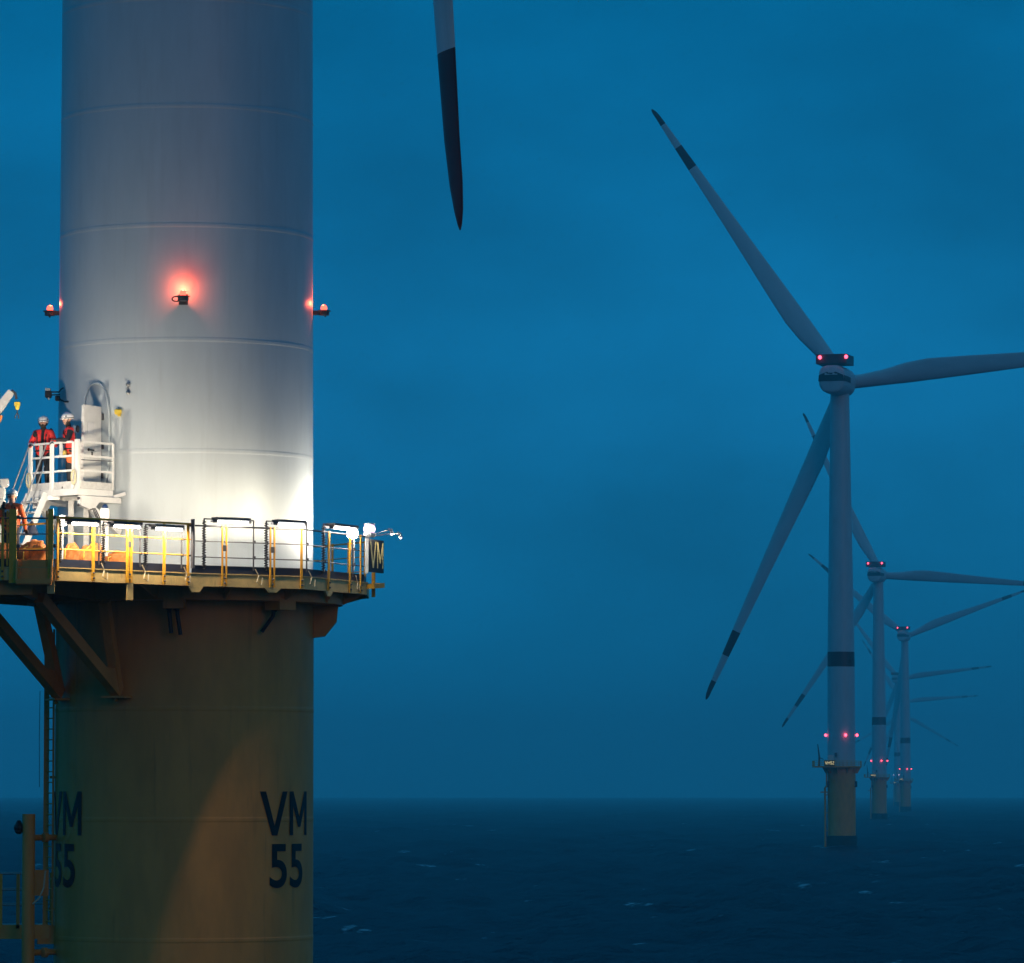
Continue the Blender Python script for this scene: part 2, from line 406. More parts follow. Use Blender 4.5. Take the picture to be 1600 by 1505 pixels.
# ------------------------------------------------------------------ near turbine
NT = thing('wind_turbine', 'huge white turbine tower with floodlit base, on a yellow foundation marked VM 55', 'wind turbine', (AX, AY, 0))
def seam_profile(knots, seams, w=.06, h=.0055):
    """radius profile through knots [(r,z)] with small weld beads at the seams"""
    def rad(z):
        for (r0, z0), (r1, z1) in zip(knots, knots[1:]):
            if z0 <= z <= z1: return r0 + (r1 - r0) * (z - z0) / (z1 - z0)
        return knots[-1][0]
    zs = set(z for _, z in knots); pts = []
    for s_ in seams: pts += [(rad(s_ - w), s_ - w), (rad(s_ - w * .5) + h, s_ - w * .5), (rad(s_ + w * .5) + h, s_ + w * .5), (rad(s_ + w), s_ + w)]
    pts += [(rad(z), z) for z in zs]
    return sorted(pts, key=lambda q: q[1])
tow_knots = [(3.125, DECK - .3), (3.07, 34), (3.02, 44), (2.1, 103.5)]
sz = [W(289, y + 6, 111.9).z for y in (-190, -10, 158, 345, 524, 698)]
b = MB(); b.lathe(seam_profile(tow_knots, sz), 128, cap1=True)
# a vertical weld in the shell plates of each can
zz = sorted(sz)
for i, a in enumerate((-20, -62, -22.5, -12, -60, -20)):
    if i == len(zz) - 1: break
    ca, sa = math.cos(R(a)), math.sin(R(a))
    b.bar((3.075 * ca, 3.075 * sa, zz[i] + .06), (3.06 * ca, 3.06 * sa, zz[i + 1] - .06), .035, .006, (ca, sa, 0))
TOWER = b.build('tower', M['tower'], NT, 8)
tp_seams = [W(289, 1107, 111.9).z, W(289, 1281, 111.9).z, W(289, 1470, 111.9).z, 6.5, 3.4]
b = MB(); b.lathe(seam_profile([(3.15, 3), (3.14, DECK - .36)], tp_seams), 128, cap1=True)
for a, z0, z1 in ((-78, tp_seams[1], tp_seams[0]), (-112, tp_seams[2], tp_seams[1]), (-70, 6.6, tp_seams[2])):
    ca, sa = math.cos(R(a)), math.sin(R(a)); b.bar((3.14 * ca, 3.14 * sa, z0 + .06), (3.14 * ca, 3.14 * sa, z1 - .06), .035, .008, (ca, sa, 0))
TPIECE = b.build('transition_piece', M['tp'], NT, 8)
b = MB(); b.lathe([(3.45, -4), (3.45, 2.6), (3.3, 2.95), (3.16, 3)], 96); b.build('waterline_band', M['growth'], NT)
top_parts(NT, 272.94, 54, 1.33)

# lettering wrapped round the foundation
def text_mesh(txt, weight=0.0):
    cu = bpy.data.curves.new('tmp_text', 'FONT'); cu.body = txt; cu.size = 1.0; cu.offset = weight; cu.resolution_u = 8
    o = bpy.data.objects.new('tmp_text', cu); COL.objects.link(o)
    dg = bpy.context.evaluated_depsgraph_get(); dg.update()
    me = bpy.data.meshes.new_from_object(o.evaluated_get(dg))
    bpy.data.objects.remove(o); bpy.data.curves.remove(cu)
    return me
def fit_text(txt, w, h, weight=0.0, cuts=0.0):
    me = text_mesh(txt, weight); bm = bmesh.new(); bm.from_mesh(me); bpy.data.meshes.remove(me)
    xs = [v.co.x for v in bm.verts]; ys = [v.co.y for v in bm.verts]
    x0, x1, y0, y1 = min(xs), max(xs), min(ys), max(ys)
    for v in bm.verts:
        v.co.x = ((v.co.x - x0) / (x1 - x0) - .5) * w; v.co.y = ((v.co.y - y0) / (y1 - y0) - .5) * h; v.co.z = 0
    if cuts:
        k = -w / 2 + cuts
        while k < w / 2:
            bmesh.ops.bisect_plane(bm, geom=bm.verts[:] + bm.edges[:] + bm.faces[:], plane_co=(k, 0, 0), plane_no=(1, 0, 0)); k += cuts
    return bm
GLYPH = {'V': [(0, 1), (.2, 1), (.5, .22), (.8, 1), (1, 1), (.6, 0), (.4, 0)],
         'M': [(0, 0), (0, 1), (.18, 1), (.5, .42), (.82, 1), (1, 1), (1, 0), (.83, 0), (.83, .67), (.57, .19), (.43, .19), (.17, .67), (.17, 0)]}
def glyph_bm(ch, w, h, cuts):
    bm = bmesh.new()
    bm.faces.new([bm.verts.new(((x - .5) * w, (y - .5) * h, 0)) for x, y in GLYPH[ch]])
    bmesh.ops.triangulate(bm, faces=bm.faces[:])
    k = -w / 2 + cuts
    while k < w / 2:
        bmesh.ops.bisect_plane(bm, geom=bm.verts[:] + bm.edges[:] + bm.faces[:], plane_co=(k, 0, 0), plane_no=(1, 0, 0)); k += cuts
    return bm
def wrap_text(parts, parent):
    bmx = bmesh.new()
    for txt, w, h, ang, z in parts:
        bm = glyph_bm(txt, w, h, .0503) if txt in GLYPH else fit_text(txt, w, h, .016, .05)
        for v in bm.verts:
            a = R(ang - 90) + v.co.x / 3.14
            v.co = Vector((3.158 * math.cos(a), 3.158 * math.sin(a), z + v.co.y))
        tmp = bpy.data.meshes.new('t'); bm.to_mesh(tmp); bm.free(); bmx.from_mesh(tmp); bpy.data.meshes.remove(tmp)
    me = bpy.data.meshes.new('lettering'); bmx.to_mesh(me); bmx.free(); me.materials.append(M['letter'])
    return link('lettering', me, parent)
zV = W(440, 1271, 113.2).z; z5 = W(450, 1353, 113.2).z
for ac, in ((56.3,), (-63.7,)):
    wrap_text([('V', .92, 1.05, ac - 9.2, zV), ('M', .88, 1.05, ac + 8.8, zV)], TPIECE)
    wrap_text([('5', .60, 1.05, ac - 6.6, z5), ('5', .60, 1.05, ac + 6.6, z5)], TPIECE)

# ---- door and door surround
def on_tower(az, z, r): a = R(az - 90); return Vector((r * math.cos(a), r * math.sin(a), z))     # local to NT, az from the camera side, + right
zt, zb = W(150, 596, 112).z, W(150, 766, 112).z
azc, azh = -39.2, 8.0
ring = []
for k in range(40):
    t = 2 * math.pi * k / 40; cx, sy = math.cos(t), math.sin(t)
    ex = math.copysign(abs(cx) ** .75, cx); ey = math.copysign(abs(sy) ** .75, sy)
    ring.append(on_tower(azc + azh * ex, (zt + zb) / 2 + (zt - zb) / 2 * ey, 3.17))
b = MB(); b.tube(ring + [ring[0]], .022, 8); b.build('door_frame', M['tower'], NT)
hx, hy = SURF(155, 3.16); hinge = Vector((hx, hy, 0)); outer = Vector((DX(127, hy - .75), hy - .75, 0))
z0, z1 = W(140, 757, 112).z, W(140, 633, 112).z
d = (outer - hinge).normalized()
b = MB(); b.bar(hinge + Vector((0, 0, (z0 + z1) / 2)), outer + Vector((0, 0, (z0 + z1) / 2)), .07, z1 - z0)
DOOR = b.build('door', M['white'], NT, 35, .012)
nrm = Vector((d.y, -d.x, 0)) if Vector((d.y, -d.x, 0)).y < 0 else Vector((-d.y, d.x, 0))
b = MB(); q = hinge.lerp(outer, .55) + nrm * .045
b.box(q + Vector((0, 0, z0 + .82)), (.16, .03, .03), Matrix.Rotation(math.atan2(d.y, d.x), 3, 'Z')); b.box(q + Vector((0, 0, z0 + .72)), (.03, .03, .12), Matrix.Rotation(math.atan2(d.y, d.x), 3, 'Z'))
b.ball(hinge.lerp(outer, .75) + nrm * .05 + Vector((0, 0, z0 + .82)), .035)
b.build('handle', M['black'], DOOR)
b = MB(); b.plate([hinge.lerp(outer, .45) + nrm * .04 + Vector((0, 0, z0 + 1.2)), hinge.lerp(outer, .8) + nrm * .04 + Vector((0, 0, z0 + 1.2)), hinge.lerp(outer, .8) + nrm * .04 + Vector((0, 0, z0 + 1.48)), hinge.lerp(outer, .45) + nrm * .04 + Vector((0, 0, z0 + 1.48))], nrm, .012)
b.build('notice', M['helmet'], DOOR, 0)
for z in (z0 + .25, z0 + .95, z1 - .25):
    b = MB(); b.tube([hinge + Vector((.05, 0, z - .08)), hinge + Vector((.05, 0, z + .08))], .035, 8); b.build('hinge', M['darksteel'], DOOR)

# ---- aviation lights on the tower
def aviation_light(az, label, loop):
    z = W(289, 484, 115).z
    p = on_tower(az, z, 3.10)
    root = thing('aviation_light', label, 'beacon', Vector((AX, AY, 0)) + p, 'red aviation lights round the tower')
    root.rotation_euler = (0, 0, R(az))              # local -y points outwards
    b = MB(); b.bar((0, .03, -.07), (0, -.34, -.07), .12, .10); b.box((0, .02, -.07), (.22, .05, .26)); b.tube([(0, -.27, -.13), (0, -.27, -.04)], .13, 16)
    b.build('bracket', M['darksteel'], root)
    b = MB(); b.lathe([(.02, -.035), (.165, -.035), (.165, -.012), (.02, -.012)], 24, (0, -.27, 0), cap0=True, cap1=True)
    b.build('base_plate', M['darksteel'], root)
    b = MB(); b.lathe([(.07, -.01), (.078, .04), (.07, .09), (.04, .12), (.005, .13)], 20, (0, -.27, 0), cap1=True, cap0=True)
    b.build('lens', M['lens_near'], root, 60)
    pts = []
    for k in range(13):
        a = 2 * math.pi * k / 12; pts.append((loop * (.16 + .10 * math.cos(a)), -.3, -.09 + .06 * math.sin(a)))
    b = MB(); b.tube(pts, .016, 8); b.build('cable_loop', M['black'], root)
    ld = bpy.data.lights.new('beacon_light', 'POINT'); ld.energy = 28; ld.color = (1, .12, .05); ld.shadow_soft_size = .05
    lo = bpy.data.objects.new('beacon_light', ld); COL.objects.link(lo); lo.parent = root; lo.location = (0, -.24, .17)
    return root
aviation_light(AZ(283, 3.1) + .3, 'lit red aviation light in the middle of the white tower, glowing upward on the paint', -1)
aviation_light(-93, 'lit red aviation light jutting from the tower edge above the two workers', -1)
aviation_light(91.5, 'lit red aviation light jutting from the tower edge above the name sign', 1)

# ---- tower fittings
ct = thing('surveillance_camera', 'black camera unit on an arm at the tower edge above the two workers', 'camera', T(-3.0, -.9, W(95, 616, 114).z))
b = MB(); b.bar((-.02, 0, .06), (-.33, -.02, .06), .03, .035); b.bar((0, 0, 0), (-.3, -.02, -.02), .03, .03); b.tube([(-.03, -.02, .05), (.06, -.35, .1), (.12, -.45, .12)], .018, 8)
b.tube([(-.05, -.02, -.06), (.05, -.3, -.16), (.17, -.5, -.22), (.32, -.6, -.22)], .02, 8); b.build('bracket', M['black'], ct)
b = MB(); b.box((-.28, -.03, .0), (.15, .22, .17)); b.box((-.05, -.08, -.1), (.12, .1, .13)); b.build('housing', M['black'], ct, 35, .015)
b = MB(); b.box((-.29, -.05, .115), (.13, .16, .06)); b.ball((-.27, -.1, -.11), .03); b.build('lens', M['white_dirty'], ct, 35)
bl = thing('bulkhead_lamp', 'small yellow lamp box fixed on the tower beside the open door', 'lamp', T(*SURF(183, 3.12), W(183, 645, 112.4).z))
b = MB(); b.box((0, -.06, 0), (.17, .12, .13)); b.box((.02, -.06, -.08), (.1, .1, .05)); b.build('housing', M['cap_yellow'], bl, 35, .02)
b = MB(); b.tube([(.08, 0, .04), (.13, .0, .09), (.15, .06, .12)], .02, 8); b.ball((.13, -.02, .08), .032); b.build('cable_gland', M['steel'], bl)
eb = thing('eye_bolt', 'pair of small grey bolts on the tower above the yellow lamp box', 'bolt', T(*SURF(198, 3.12), W(198, 609, 112.4).z))
b = MB(); 
for z in (-.1, .1): b.ball((0, -.04, z), .05)
b.bar((0, 0, -.13), (0, 0, .13), .05, .03, (0, 1, 0)); b.build('bolt_head', M['steel'], eb)

# ------------------------------------------------------------------ service platform
SPF = thing('service_platform', 'yellow steel service platform with railing round the near turbine, on two diagonal struts', 'platform', (AX, AY, 0))
P = [(-7.2, -8.1), (DX(84, -7.95), -7.95), (DX(299, -5), -5.0), (DX(474, -3.25), -3.25), (4.42, .0), (4.4, 2.3), (3.1, 4.5), (0, 5.1), (-3.2, 4.6), (-7.2, 2.5)]
# deck: a ring, so nothing sits inside the tower
b = MB(); n = len(P)
from_in = []
for (x, y) in P:
    a = math.atan2(y, x); from_in.append((3.2 * math.cos(a), 3.2 * math.sin(a)))
dense_o, dense_i = [], []
for i in range(n):
    for k in range(6):
        t = k / 6; x = P[i][0] * (1 - t) + P[(i + 1) % n][0] * t; y = P[i][1] * (1 - t) + P[(i + 1) % n][1] * t
        a = math.atan2(y, x); dense_o.append((x, y)); dense_i.append((3.19 * math.cos(a), 3.19 * math.sin(a)))
m_ = len(dense_o); vs = []
for z in (DECK - .06, DECK):
    vs += [(x * .995, y * .995, z) for x, y in dense_o] + [(x, y, z) for x, y in dense_i]
fs = []
for k in range(m_):
    k2 = (k + 1) % m_
    fs += [(k, k2, m_ + k2, m_ + k), (2 * m_ + k, 2 * m_ + k2, 3 * m_ + k2, 3 * m_ + k), (k, k2, 2 * m_ + k2, 2 * m_ + k), (m_ + k, m_ + k2, 3 * m_ + k2, 3 * m_ + k)]
b.add(vs, fs); b.build('deck', M['grating'], SPF, 0)
# edge beam
V3 = lambda p, z: Vector((p[0], p[1], z))
b = MB()
for i in range(n):
    a, c = V3(P[i], 0), V3(P[(i + 1) % n], 0); dd = (c - a).normalized(); 
    b.bar(a + Vector((0, 0, DECK - .145)), c + Vector((0, 0, DECK - .145)), .05, .28)
    b.bar(a + Vector((0, 0, DECK + .012)), c + Vector((0, 0, DECK + .012)), .09, .022)
EDGE = b.build('edge_beam', M['cream'], SPF, 0)
# under-deck ring and radial beams
b = MB(); b.lathe([(3.17, DECK - .55), (3.85, DECK - .55), (3.85, DECK - .08), (3.17, DECK - .08)], 96)
for a in range(-120, 240, 24):
    c, s_ = math.cos(R(a)), math.sin(R(a)); pts = []
    # reach to the edge polygon
    best = 5
    for i in range(n):
        x1, y1 = P[i]; x2, y2 = P[(i + 1) % n]; den = c * (y2 - y1) - s_ * (x2 - x1)
        if abs(den) > 1e-6:
            t = (x1 * (y2 - y1) - y1 * (x2 - x1)) / den; u = (c * y1 - s_ * x1) / den if False else ((x1 * s_ - y1 * c) / (c * (y2 - y1) - s_ * (x2 - x1)))
            if t > 0 and 0 <= u <= 1: best = t
    e = best - .04
    b.plate([(3.86 * c, 3.86 * s_, DECK - .07), (3.86 * c, 3.86 * s_, DECK - .54), (e * c, e * s_, DECK - .28), (e * c, e * s_, DECK - .07)], (-s_, c, 0), .04)
b.build('under_frame', M['tp'], SPF, 30)
b = MB()   # girder along the loading bay edge and two cross girders
b.bar((-7.2, -7.75, DECK - .44), (-2.95, -7.6, DECK - .44), .22, .32)
for x in (-3.1, -5.0): b.bar((x, -7.55, DECK - .45), (x, -.6 if x < -4 else -1.2, DECK - .45), .2, .34)
b.build('girder', M['tp'], SPF, 0)
# diagonal struts: foot on the foundation, two members each
def strut(foot_px, foot_py, top_px, leg_top_px, azf):
    fz = W(foot_px, foot_py, 112.6).z
    f = on_tower(azf, fz, 3.16)
    b = MB(); ztop = DECK - .6
    tp_ = Vector((DX(top_px, f.y - 3.0), f.y - 3.0, ztop)); lt = Vector((DX(leg_top_px, f.y - .9), f.y - .9, ztop))
    out = Vector((f.x, f.y, 0)).normalized()
    f2 = f + out * .12
    b.bar(f2, tp_, .24, .26); b.bar(f2 + Vector((0, 0, .05)), lt, .22, .24)
    b.plate([f2 + Vector((0, 0, -.02)), f2.lerp(tp_, .27), f2.lerp(lt, .27)], (tp_ - f2).cross(lt - f2), .20)
    ang = math.atan2(out.y, out.x)
    b.box(f + out * .1 + Vector((0, 0, -.12)), (.5, .62, .05), Matrix.Rotation(ang, 3, 'Z'))
    b.ball(f + out * .2 + Vector((0, 0, -.19)), .05)
    b.build('strut', M['tp'], SPF, 0)
strut(190, 1082, 62, 163, AZ(188, 3.16))
strut(99, 1084, -32, 62, AZ(100, 3.16))
# gusset plates, hangers, tabs below the edge
def at_edge(px, off=0.0):
    """point on the outer platform edge seen at photo column px (front side)"""
    best = None
    for i in range(0, 5):
        a, c = V3(P[i], 0), V3(P[i + 1], 0)
        def colpx(q): return 800 + F * (AX + q.x) / ((AY + q.y) * CP + (DECK - CAM_Z) * SP)
        pa, pc = colpx(a), colpx(c)
        if min(pa, pc) <= px <= max(pa, pc):
            t = (px - pa) / (pc - pa)
            q = a.lerp(c, t); dd = (c - a).normalized(); nn = Vector((dd.y, -dd.x, 0))
            if best is None or q.y < best[0].y: best = (q + nn * off, dd, nn)
    return best
c, s_ = 1.0, 0.0
for az, ln in ((90, .62), (0, 0), (43, 0)):
    a = R(az - 90); c, s_ = math.cos(a), math.sin(a)
    b = MB()
    if ln: b.plate([(3.14 * c, 3.14 * s_, DECK - .56), (3.74 * c, 3.74 * s_, DECK - .56), (3.70 * c, 3.70 * s_, DECK - .95), (3.42 * c, 3.42 * s_, DECK - 1.30), (3.14 * c, 3.14 * s_, DECK - 1.34)], (-s_, c, 0), .30)
    else:
        b.box((3.6 * c, 3.6 * s_, DECK - .63), (.55, .5, .26), Matrix.Rotation(a, 3, 'Z'))
    b.build('gusset', M['tp'], SPF, 0)
for px, w_, h_, mname in ((80, .17, .30, 'cream'), (201, .17, .38, 'cream'), (305, .30, .14, 'cream'), (425, .32, .10, 'cream'), (512, .28, .12, 'cream')):
    q, dd, nn = at_edge(px); ang = math.atan2(dd.y, dd.x); zt_ = DECK - .286
    p1 = q + nn * .005
    b = MB()
    if h_ > .2: b.plate([p1 + dd * (-w_ / 2) + Vector((0, 0, zt_)), p1 + dd * (w_ / 2) + Vector((0, 0, zt_)), p1 + dd * (w_ / 2) + Vector((0, 0, zt_ - h_)), p1 + dd * (-w_ / 2) + Vector((0, 0, zt_ - h_))], nn, .05)
    else: b.plate([p1 + dd * (-w_ * .7) + Vector((0, 0, zt_)), p1 + dd * (w_ * .7) + Vector((0, 0, zt_)), p1 + dd * (w_ * .35) + Vector((0, 0, zt_ - h_)), p1 + dd * (-w_ * .35) + Vector((0, 0, zt_ - h_))], nn, .05)
    b.build('hanger_plate', M[mname], SPF, 0)
# boxed recess at the loading bay
q, dd, nn = at_edge(27); q2 = at_edge(81)[0]
b = MB()
o_ = nn * .30; zl = DECK - .36; zh = DECK + .20
b.plate([q + Vector((0, 0, zl)), q2 + Vector((0, 0, zl)), q2 + o_ + Vector((0, 0, zl)), q + o_ + Vector((0, 0, zl))], (0, 0, 1), .05)
b.plate([q2 + Vector((0, 0, zl + .03)), q2 + o_ + Vector((0, 0, zl + .03)), q2 + o_ * .6 + Vector((0, 0, zh)), q2 + Vector((0, 0, zh))], dd, .04)
b.plate([q + Vector((0, 0, zl + .03)), q + o_ + Vector((0, 0, zl + .03)), q + o_ * .6 + Vector((0, 0, zh)), q + Vector((0, 0, zh))], dd, .04)
b.plate([q + nn * .03 + Vector((0, 0, zh - .02)), q2 + nn * .03 + Vector((0, 0, zh - .02)), q2 + nn * .03 + Vector((0, 0, zl)), q + nn * .03 + Vector((0, 0, zl))], nn, .03)
b.bar(q + o_ + Vector((0, 0, zl + .05)), q2 + o_ + Vector((0, 0, zl + .05)), .03, .1)
b.build('landing_recess', M['tp'], SPF, 0)
# kick board
for i in range(0, 5):
    a, c = V3(P[i], 0), V3(P[i + 1], 0); dd = (c - a).normalized(); nn = Vector((dd.y, -dd.x, 0))
    if i == 0: segs = [(0, .80)]
    else: segs = [(0.012, .988)]
    for t0, t1 in segs:
        b = MB(); b.bar(a.lerp(c, t0) - nn * .06 + Vector((0, 0, DECK + .115)), a.lerp(c, t1) - nn * .06 + Vector((0, 0, DECK + .115)), .02, .19)
        b.build('kick_board', M['kick'], SPF, 0)
# posts
def post(px, w_=.06, dbl=False, h=1.16, out=.055):
    q, dd, nn = at_edge(px, out); b = MB()
    for s_ in ((-.055, .055) if dbl else (0,)):
        p0 = q + dd * s_
        b.bar(p0 + Vector((0, 0, DECK - .27)), p0 + Vector((0, 0, DECK + h)), w_, .03, nn)
    if dbl: b.box(q + Vector((0, 0, DECK + .62)), (.1, .04, .14), Matrix.Rotation(math.atan2(dd.y, dd.x), 3, 'Z'), 1)
    for z in (-.2, -.08): b.ball(q + nn * .03 + Vector((0, 0, DECK + z)), .025, 8, 6, 1)
    return b.build('railing_post', [M['yellow'], M['darksteel']], SPF, 0)
for px, w_, dbl in ((4, .06, False), (87.5, .06, False), (142, .075, False), (198, .07, True), (253, .07, False), (291, .06, False), (348, .035, True), (423, .035, True), (469, .055, False), (510, .09, False), (543, .07, False), (560, .06, False)):
    post(px, w_, dbl)
for px, w_ in ((20, .17), (79, .12)):   # heavy gate posts
    q, dd, nn = at_edge(px, .02); b = MB()
    b.bar(q + Vector((0, 0, DECK - .35)), q + Vector((0, 0, DECK + 1.34)), w_, .14, nn)
    b.bar(q - dd * (w_ * .75) + Vector((0, 0, DECK + .05)), q - dd * (w_ * .75) + Vector((0, 0, DECK + 1.3)), .04, .05, nn)
    for z in (.5, 1.15): b.box(q + dd * (w_ * .7) + Vector((0, 0, DECK + z)), (.07, .08, .08), None, 1)
    b.build('gate_post', [M['yellow'], M['darksteel']], SPF, 0)
for i in range(5, 9):
    a, c = V3(P[i], 0), V3(P[i + 1], 0); dd = (c - a).normalized()
    for k in range(3):
        q = a.lerp(c, (k + .2) / 3); b = MB(); b.bar(q + Vector((0, 0, DECK - .1)), q + Vector((0, 0, DECK + 1.16)), .06, .06); b.build('railing_post', [M['yellow'], M['darksteel']], SPF, 0)
# rails
for i in range(0, 9):
    a, c = V3(P[i], 0), V3(P[i + 1], 0); dd = (c - a).normalized(); nn = Vector((dd.y, -dd.x, 0))
    for z, r in ((.40, .013), (.77, .013), (1.13, .021)):
        b = MB(); top = Vector((0, 0, DECK + z + (.03 if i == 1 else 0)))
        b.tube([a + nn * .035 + top, c + nn * .035 + top], r if i != 1 else r * 1.25, 8)
        b.build('guard_rail', M['yellow'] if i in (1, 4, 5, 6, 7, 8) else M['darksteel'], SPF, 40)
# second gate frame left of the bay
q, dd, nn = at_edge(79, -.5); q0 = at_edge(27, -.5)[0]
b = MB()
b.bar(q0 + Vector((0, 0, DECK + .43)), q + Vector((0, 0, DECK + .47)), .04, .05); b.bar(q0 + Vector((0, 0, DECK + 1.0)), q + Vector((0, 0, DECK + 1.05)), .03, .04)
b.bar(q - dd * .12 + Vector((0, 0, DECK + .1)), q - dd * .12 + Vector((0, 0, DECK + 1.25)), .05, .05)
b.build('bay_gate', M['yellow'], SPF, 0)
# hoses hanging below the ring
for az, lst, lab in ((-2.4, [(0, 0, 0), (.02, -.05, -.3), (.06, -.03, -.72)], 'left'), (.6, [(0, 0, 0), (.03, -.05, -.3), (.1, -.03, -.76)], ''), (42, [(0, 0, 0), (-.03, -.05, -.28), (-.3, -.05, -.66)], '')):
    p = on_tower(az, DECK - .62, 3.45); b = MB(); b.tube([p + Vector(q) for q in lst], .05, 10); b.ball(p + Vector((0, 0, -.1)), .09)
    b.build('hose_end', M['black'], SPF)
# pipe clamped outside the railing
q, dd, nn = at_edge(295, .13)
pp = thing('pipe', 'dark grey vertical pipe clamped to the yellow railing between two work lights', 'pipe', T(q.x, q.y, DECK))
b = MB(); b.tube([(0, 0, .12), (.01, 0, .7), (0, 0, 1.27)], .047, 14); b.build('tube', M['darksteel'], pp)
b = MB()
for z in (.42, 1.12): b.bar(Vector((0, 0, z)), -nn * .1 + Vector((0, 0, z)), .12, .04)
b.build('clamp', M['black'], pp, 0)

# ------------------------------------------------------------------ work lights on the railing
def work_light(x0, x1, top, hood_drop, label, wide=.82, energy=60, tilt=58, spill=8):
    qa, dd, nn = at_edge(x0, -.02); qb = at_edge(x1, -.02)[0]
    dd = (qb - qa).normalized(); nn = Vector((dd.y, -dd.x, 0)) if Vector((dd.y, -dd.x, 0)).y < 0 else Vector((-dd.y, dd.x, 0))
    root = thing('work_light', label, 'work light', T(qa.x, qa.y, DECK), 'tube work lights clamped along the railing')
    L_ = qb - qa; zt_ = top
    b = MB()
    for q in (Vector((0, 0, 0)), L_): b.bar(q + Vector((0, 0, .12)), q + Vector((0, 0, zt_)), .035, .035)
    b.bar(Vector((0, 0, zt_)), L_ + Vector((0, 0, zt_)), .04, .03)
    for q in (Vector((0, 0, 0)), L_):
        for z in (.42, .79): b.box(q + nn * .03 + Vector((0, 0, z)), (.07, .07, .07))
    b.build('stand_frame', M['darksteel'], root, 0)
    # coiled cable along the left upright
    pts = []
    for k in range(90):
        t = k / 89; pts.append(Vector((.045 * math.cos(k * 1.3), .045 * math.sin(k * 1.3), .15 + t * (zt_ - .2))))
    b = MB(); b.tube(pts, .014, 5); b.build('coiled_cable', M['black'], root)
    c0 = L_ * (.5 - wide / 2) ; c1 = L_ * (.5 + wide / 2); zc = zt_ - hood_drop
    b = MB()
    ang = nn * .0
    b.bar(c0 + nn * .10 + Vector((0, 0, zc + .03)), c1 + nn * .10 + Vector((0, 0, zc + .03)), .27, .06)
    b.plate([c0 - nn * .07 + Vector((0, 0, zc)), c1 - nn * .07 + Vector((0, 0, zc)), c1 - nn * .075 + Vector((0, 0, zc - .05)), c0 - nn * .075 + Vector((0, 0, zc - .05))], nn, .006)
    for q in (c0, c1): b.bar(q + nn * .14 + Vector((0, 0, zc - .07)), q + nn * .14 + Vector((0, 0, zc)), .12, .03)
    b.build('lamp_hood', M['darksteel'], root, 35, .008)
    b = MB(); b.tube([c0 + dd * .05 + nn * .18 + Vector((0, 0, zc - .05)), c1 - dd * .05 + nn * .18 + Vector((0, 0, zc - .05))], .026, 12)
    b.build('lamp_tube', M['tube'], root)
    ld = bpy.data.lights.new('work_light_beam', 'AREA'); ld.shape = 'RECTANGLE'; ld.size = L_.length * wide; ld.size_y = .06
    ld.energy = energy; ld.color = (1, .83, .60)
    lo = bpy.data.objects.new('work_light_beam', ld); COL.objects.link(lo); lo.parent = root
    lo.location = L_ * .5 - nn * .11 + Vector((0, 0, zc + .02))
    aim = (-nn * math.cos(R(tilt)) + Vector((0, 0, math.sin(R(tilt))))).normalized()
    lo.rotation_mode = 'QUATERNION'; lo.rotation_quaternion = (-aim).to_track_quat('Z', 'X')
    x_now = lo.rotation_quaternion @ Vector((1, 0, 0))
    if abs(x_now.dot(dd)) < .8: ld.size, ld.size_y = ld.size_y, ld.size
    ls = bpy.data.lights.new('work_light_spill', 'AREA'); ls.shape = 'RECTANGLE'; ls.size = L_.length * wide; ls.size_y = .05; ls.energy = spill; ls.color = (1, .84, .62)
    lp = bpy.data.objects.new('work_light_spill', ls); COL.objects.link(lp); lp.parent = root
    lp.location = L_ * .5 + nn * .34 + Vector((0, 0, zc - .09)); aim = (-nn * .34 + Vector((0, 0, -1))).normalized()
    lp.rotation_mode = 'QUATERNION'; lp.rotation_quaternion = (-aim).to_track_quat('Z', 'X')
    if abs((lp.rotation_quaternion @ Vector((1, 0, 0))).dot(dd)) < .8: ls.size, ls.size_y = ls.size_y, ls.size
    # pale lead hanging below the edge
    b = MB(); q = L_ + nn * .08; b.tube([q + Vector((0, 0, .15)), q + dd * .1 + Vector((0, 0, .0)), q + dd * .02 + nn * .03 + Vector((0, 0, -.16)), q + dd * .16 + nn * .03 + Vector((0, 0, -.22)), q + dd * .2 + Vector((0, 0, -.05))], .012, 6)
    b.build('lead', M['cable'], root)
    return root
E0 = 42
work_light(94, 154, 1.13, .06, 'lit tube work light on the railing directly in front of the heaped orange bags', .72, 62, 50, 46)
work_light(161, 218, 1.11, .05, 'lit tube work light over the double yellow post with a long hanging plate', .78, 44, 52, 38)
work_light(227, 284, 1.10, .05, 'lit tube work light nearest the dark vertical pipe, hood below the top rail', .80, 54, 48, 34)
work_light(319, 396, 1.30, .02, 'widest work light, its frame standing above the rail against the brightest tower paint', .68, 36, 56, 20)
work_light(416, 480, 1.30, .02, 'work light on a tall frame between the widest one and the tower edge', .70, 38, 52, 20)
work_light(506, 552, 1.32, .03, 'work light on a tall frame against the blue sky, nearest the name sign', .8, 22, 40, 12)

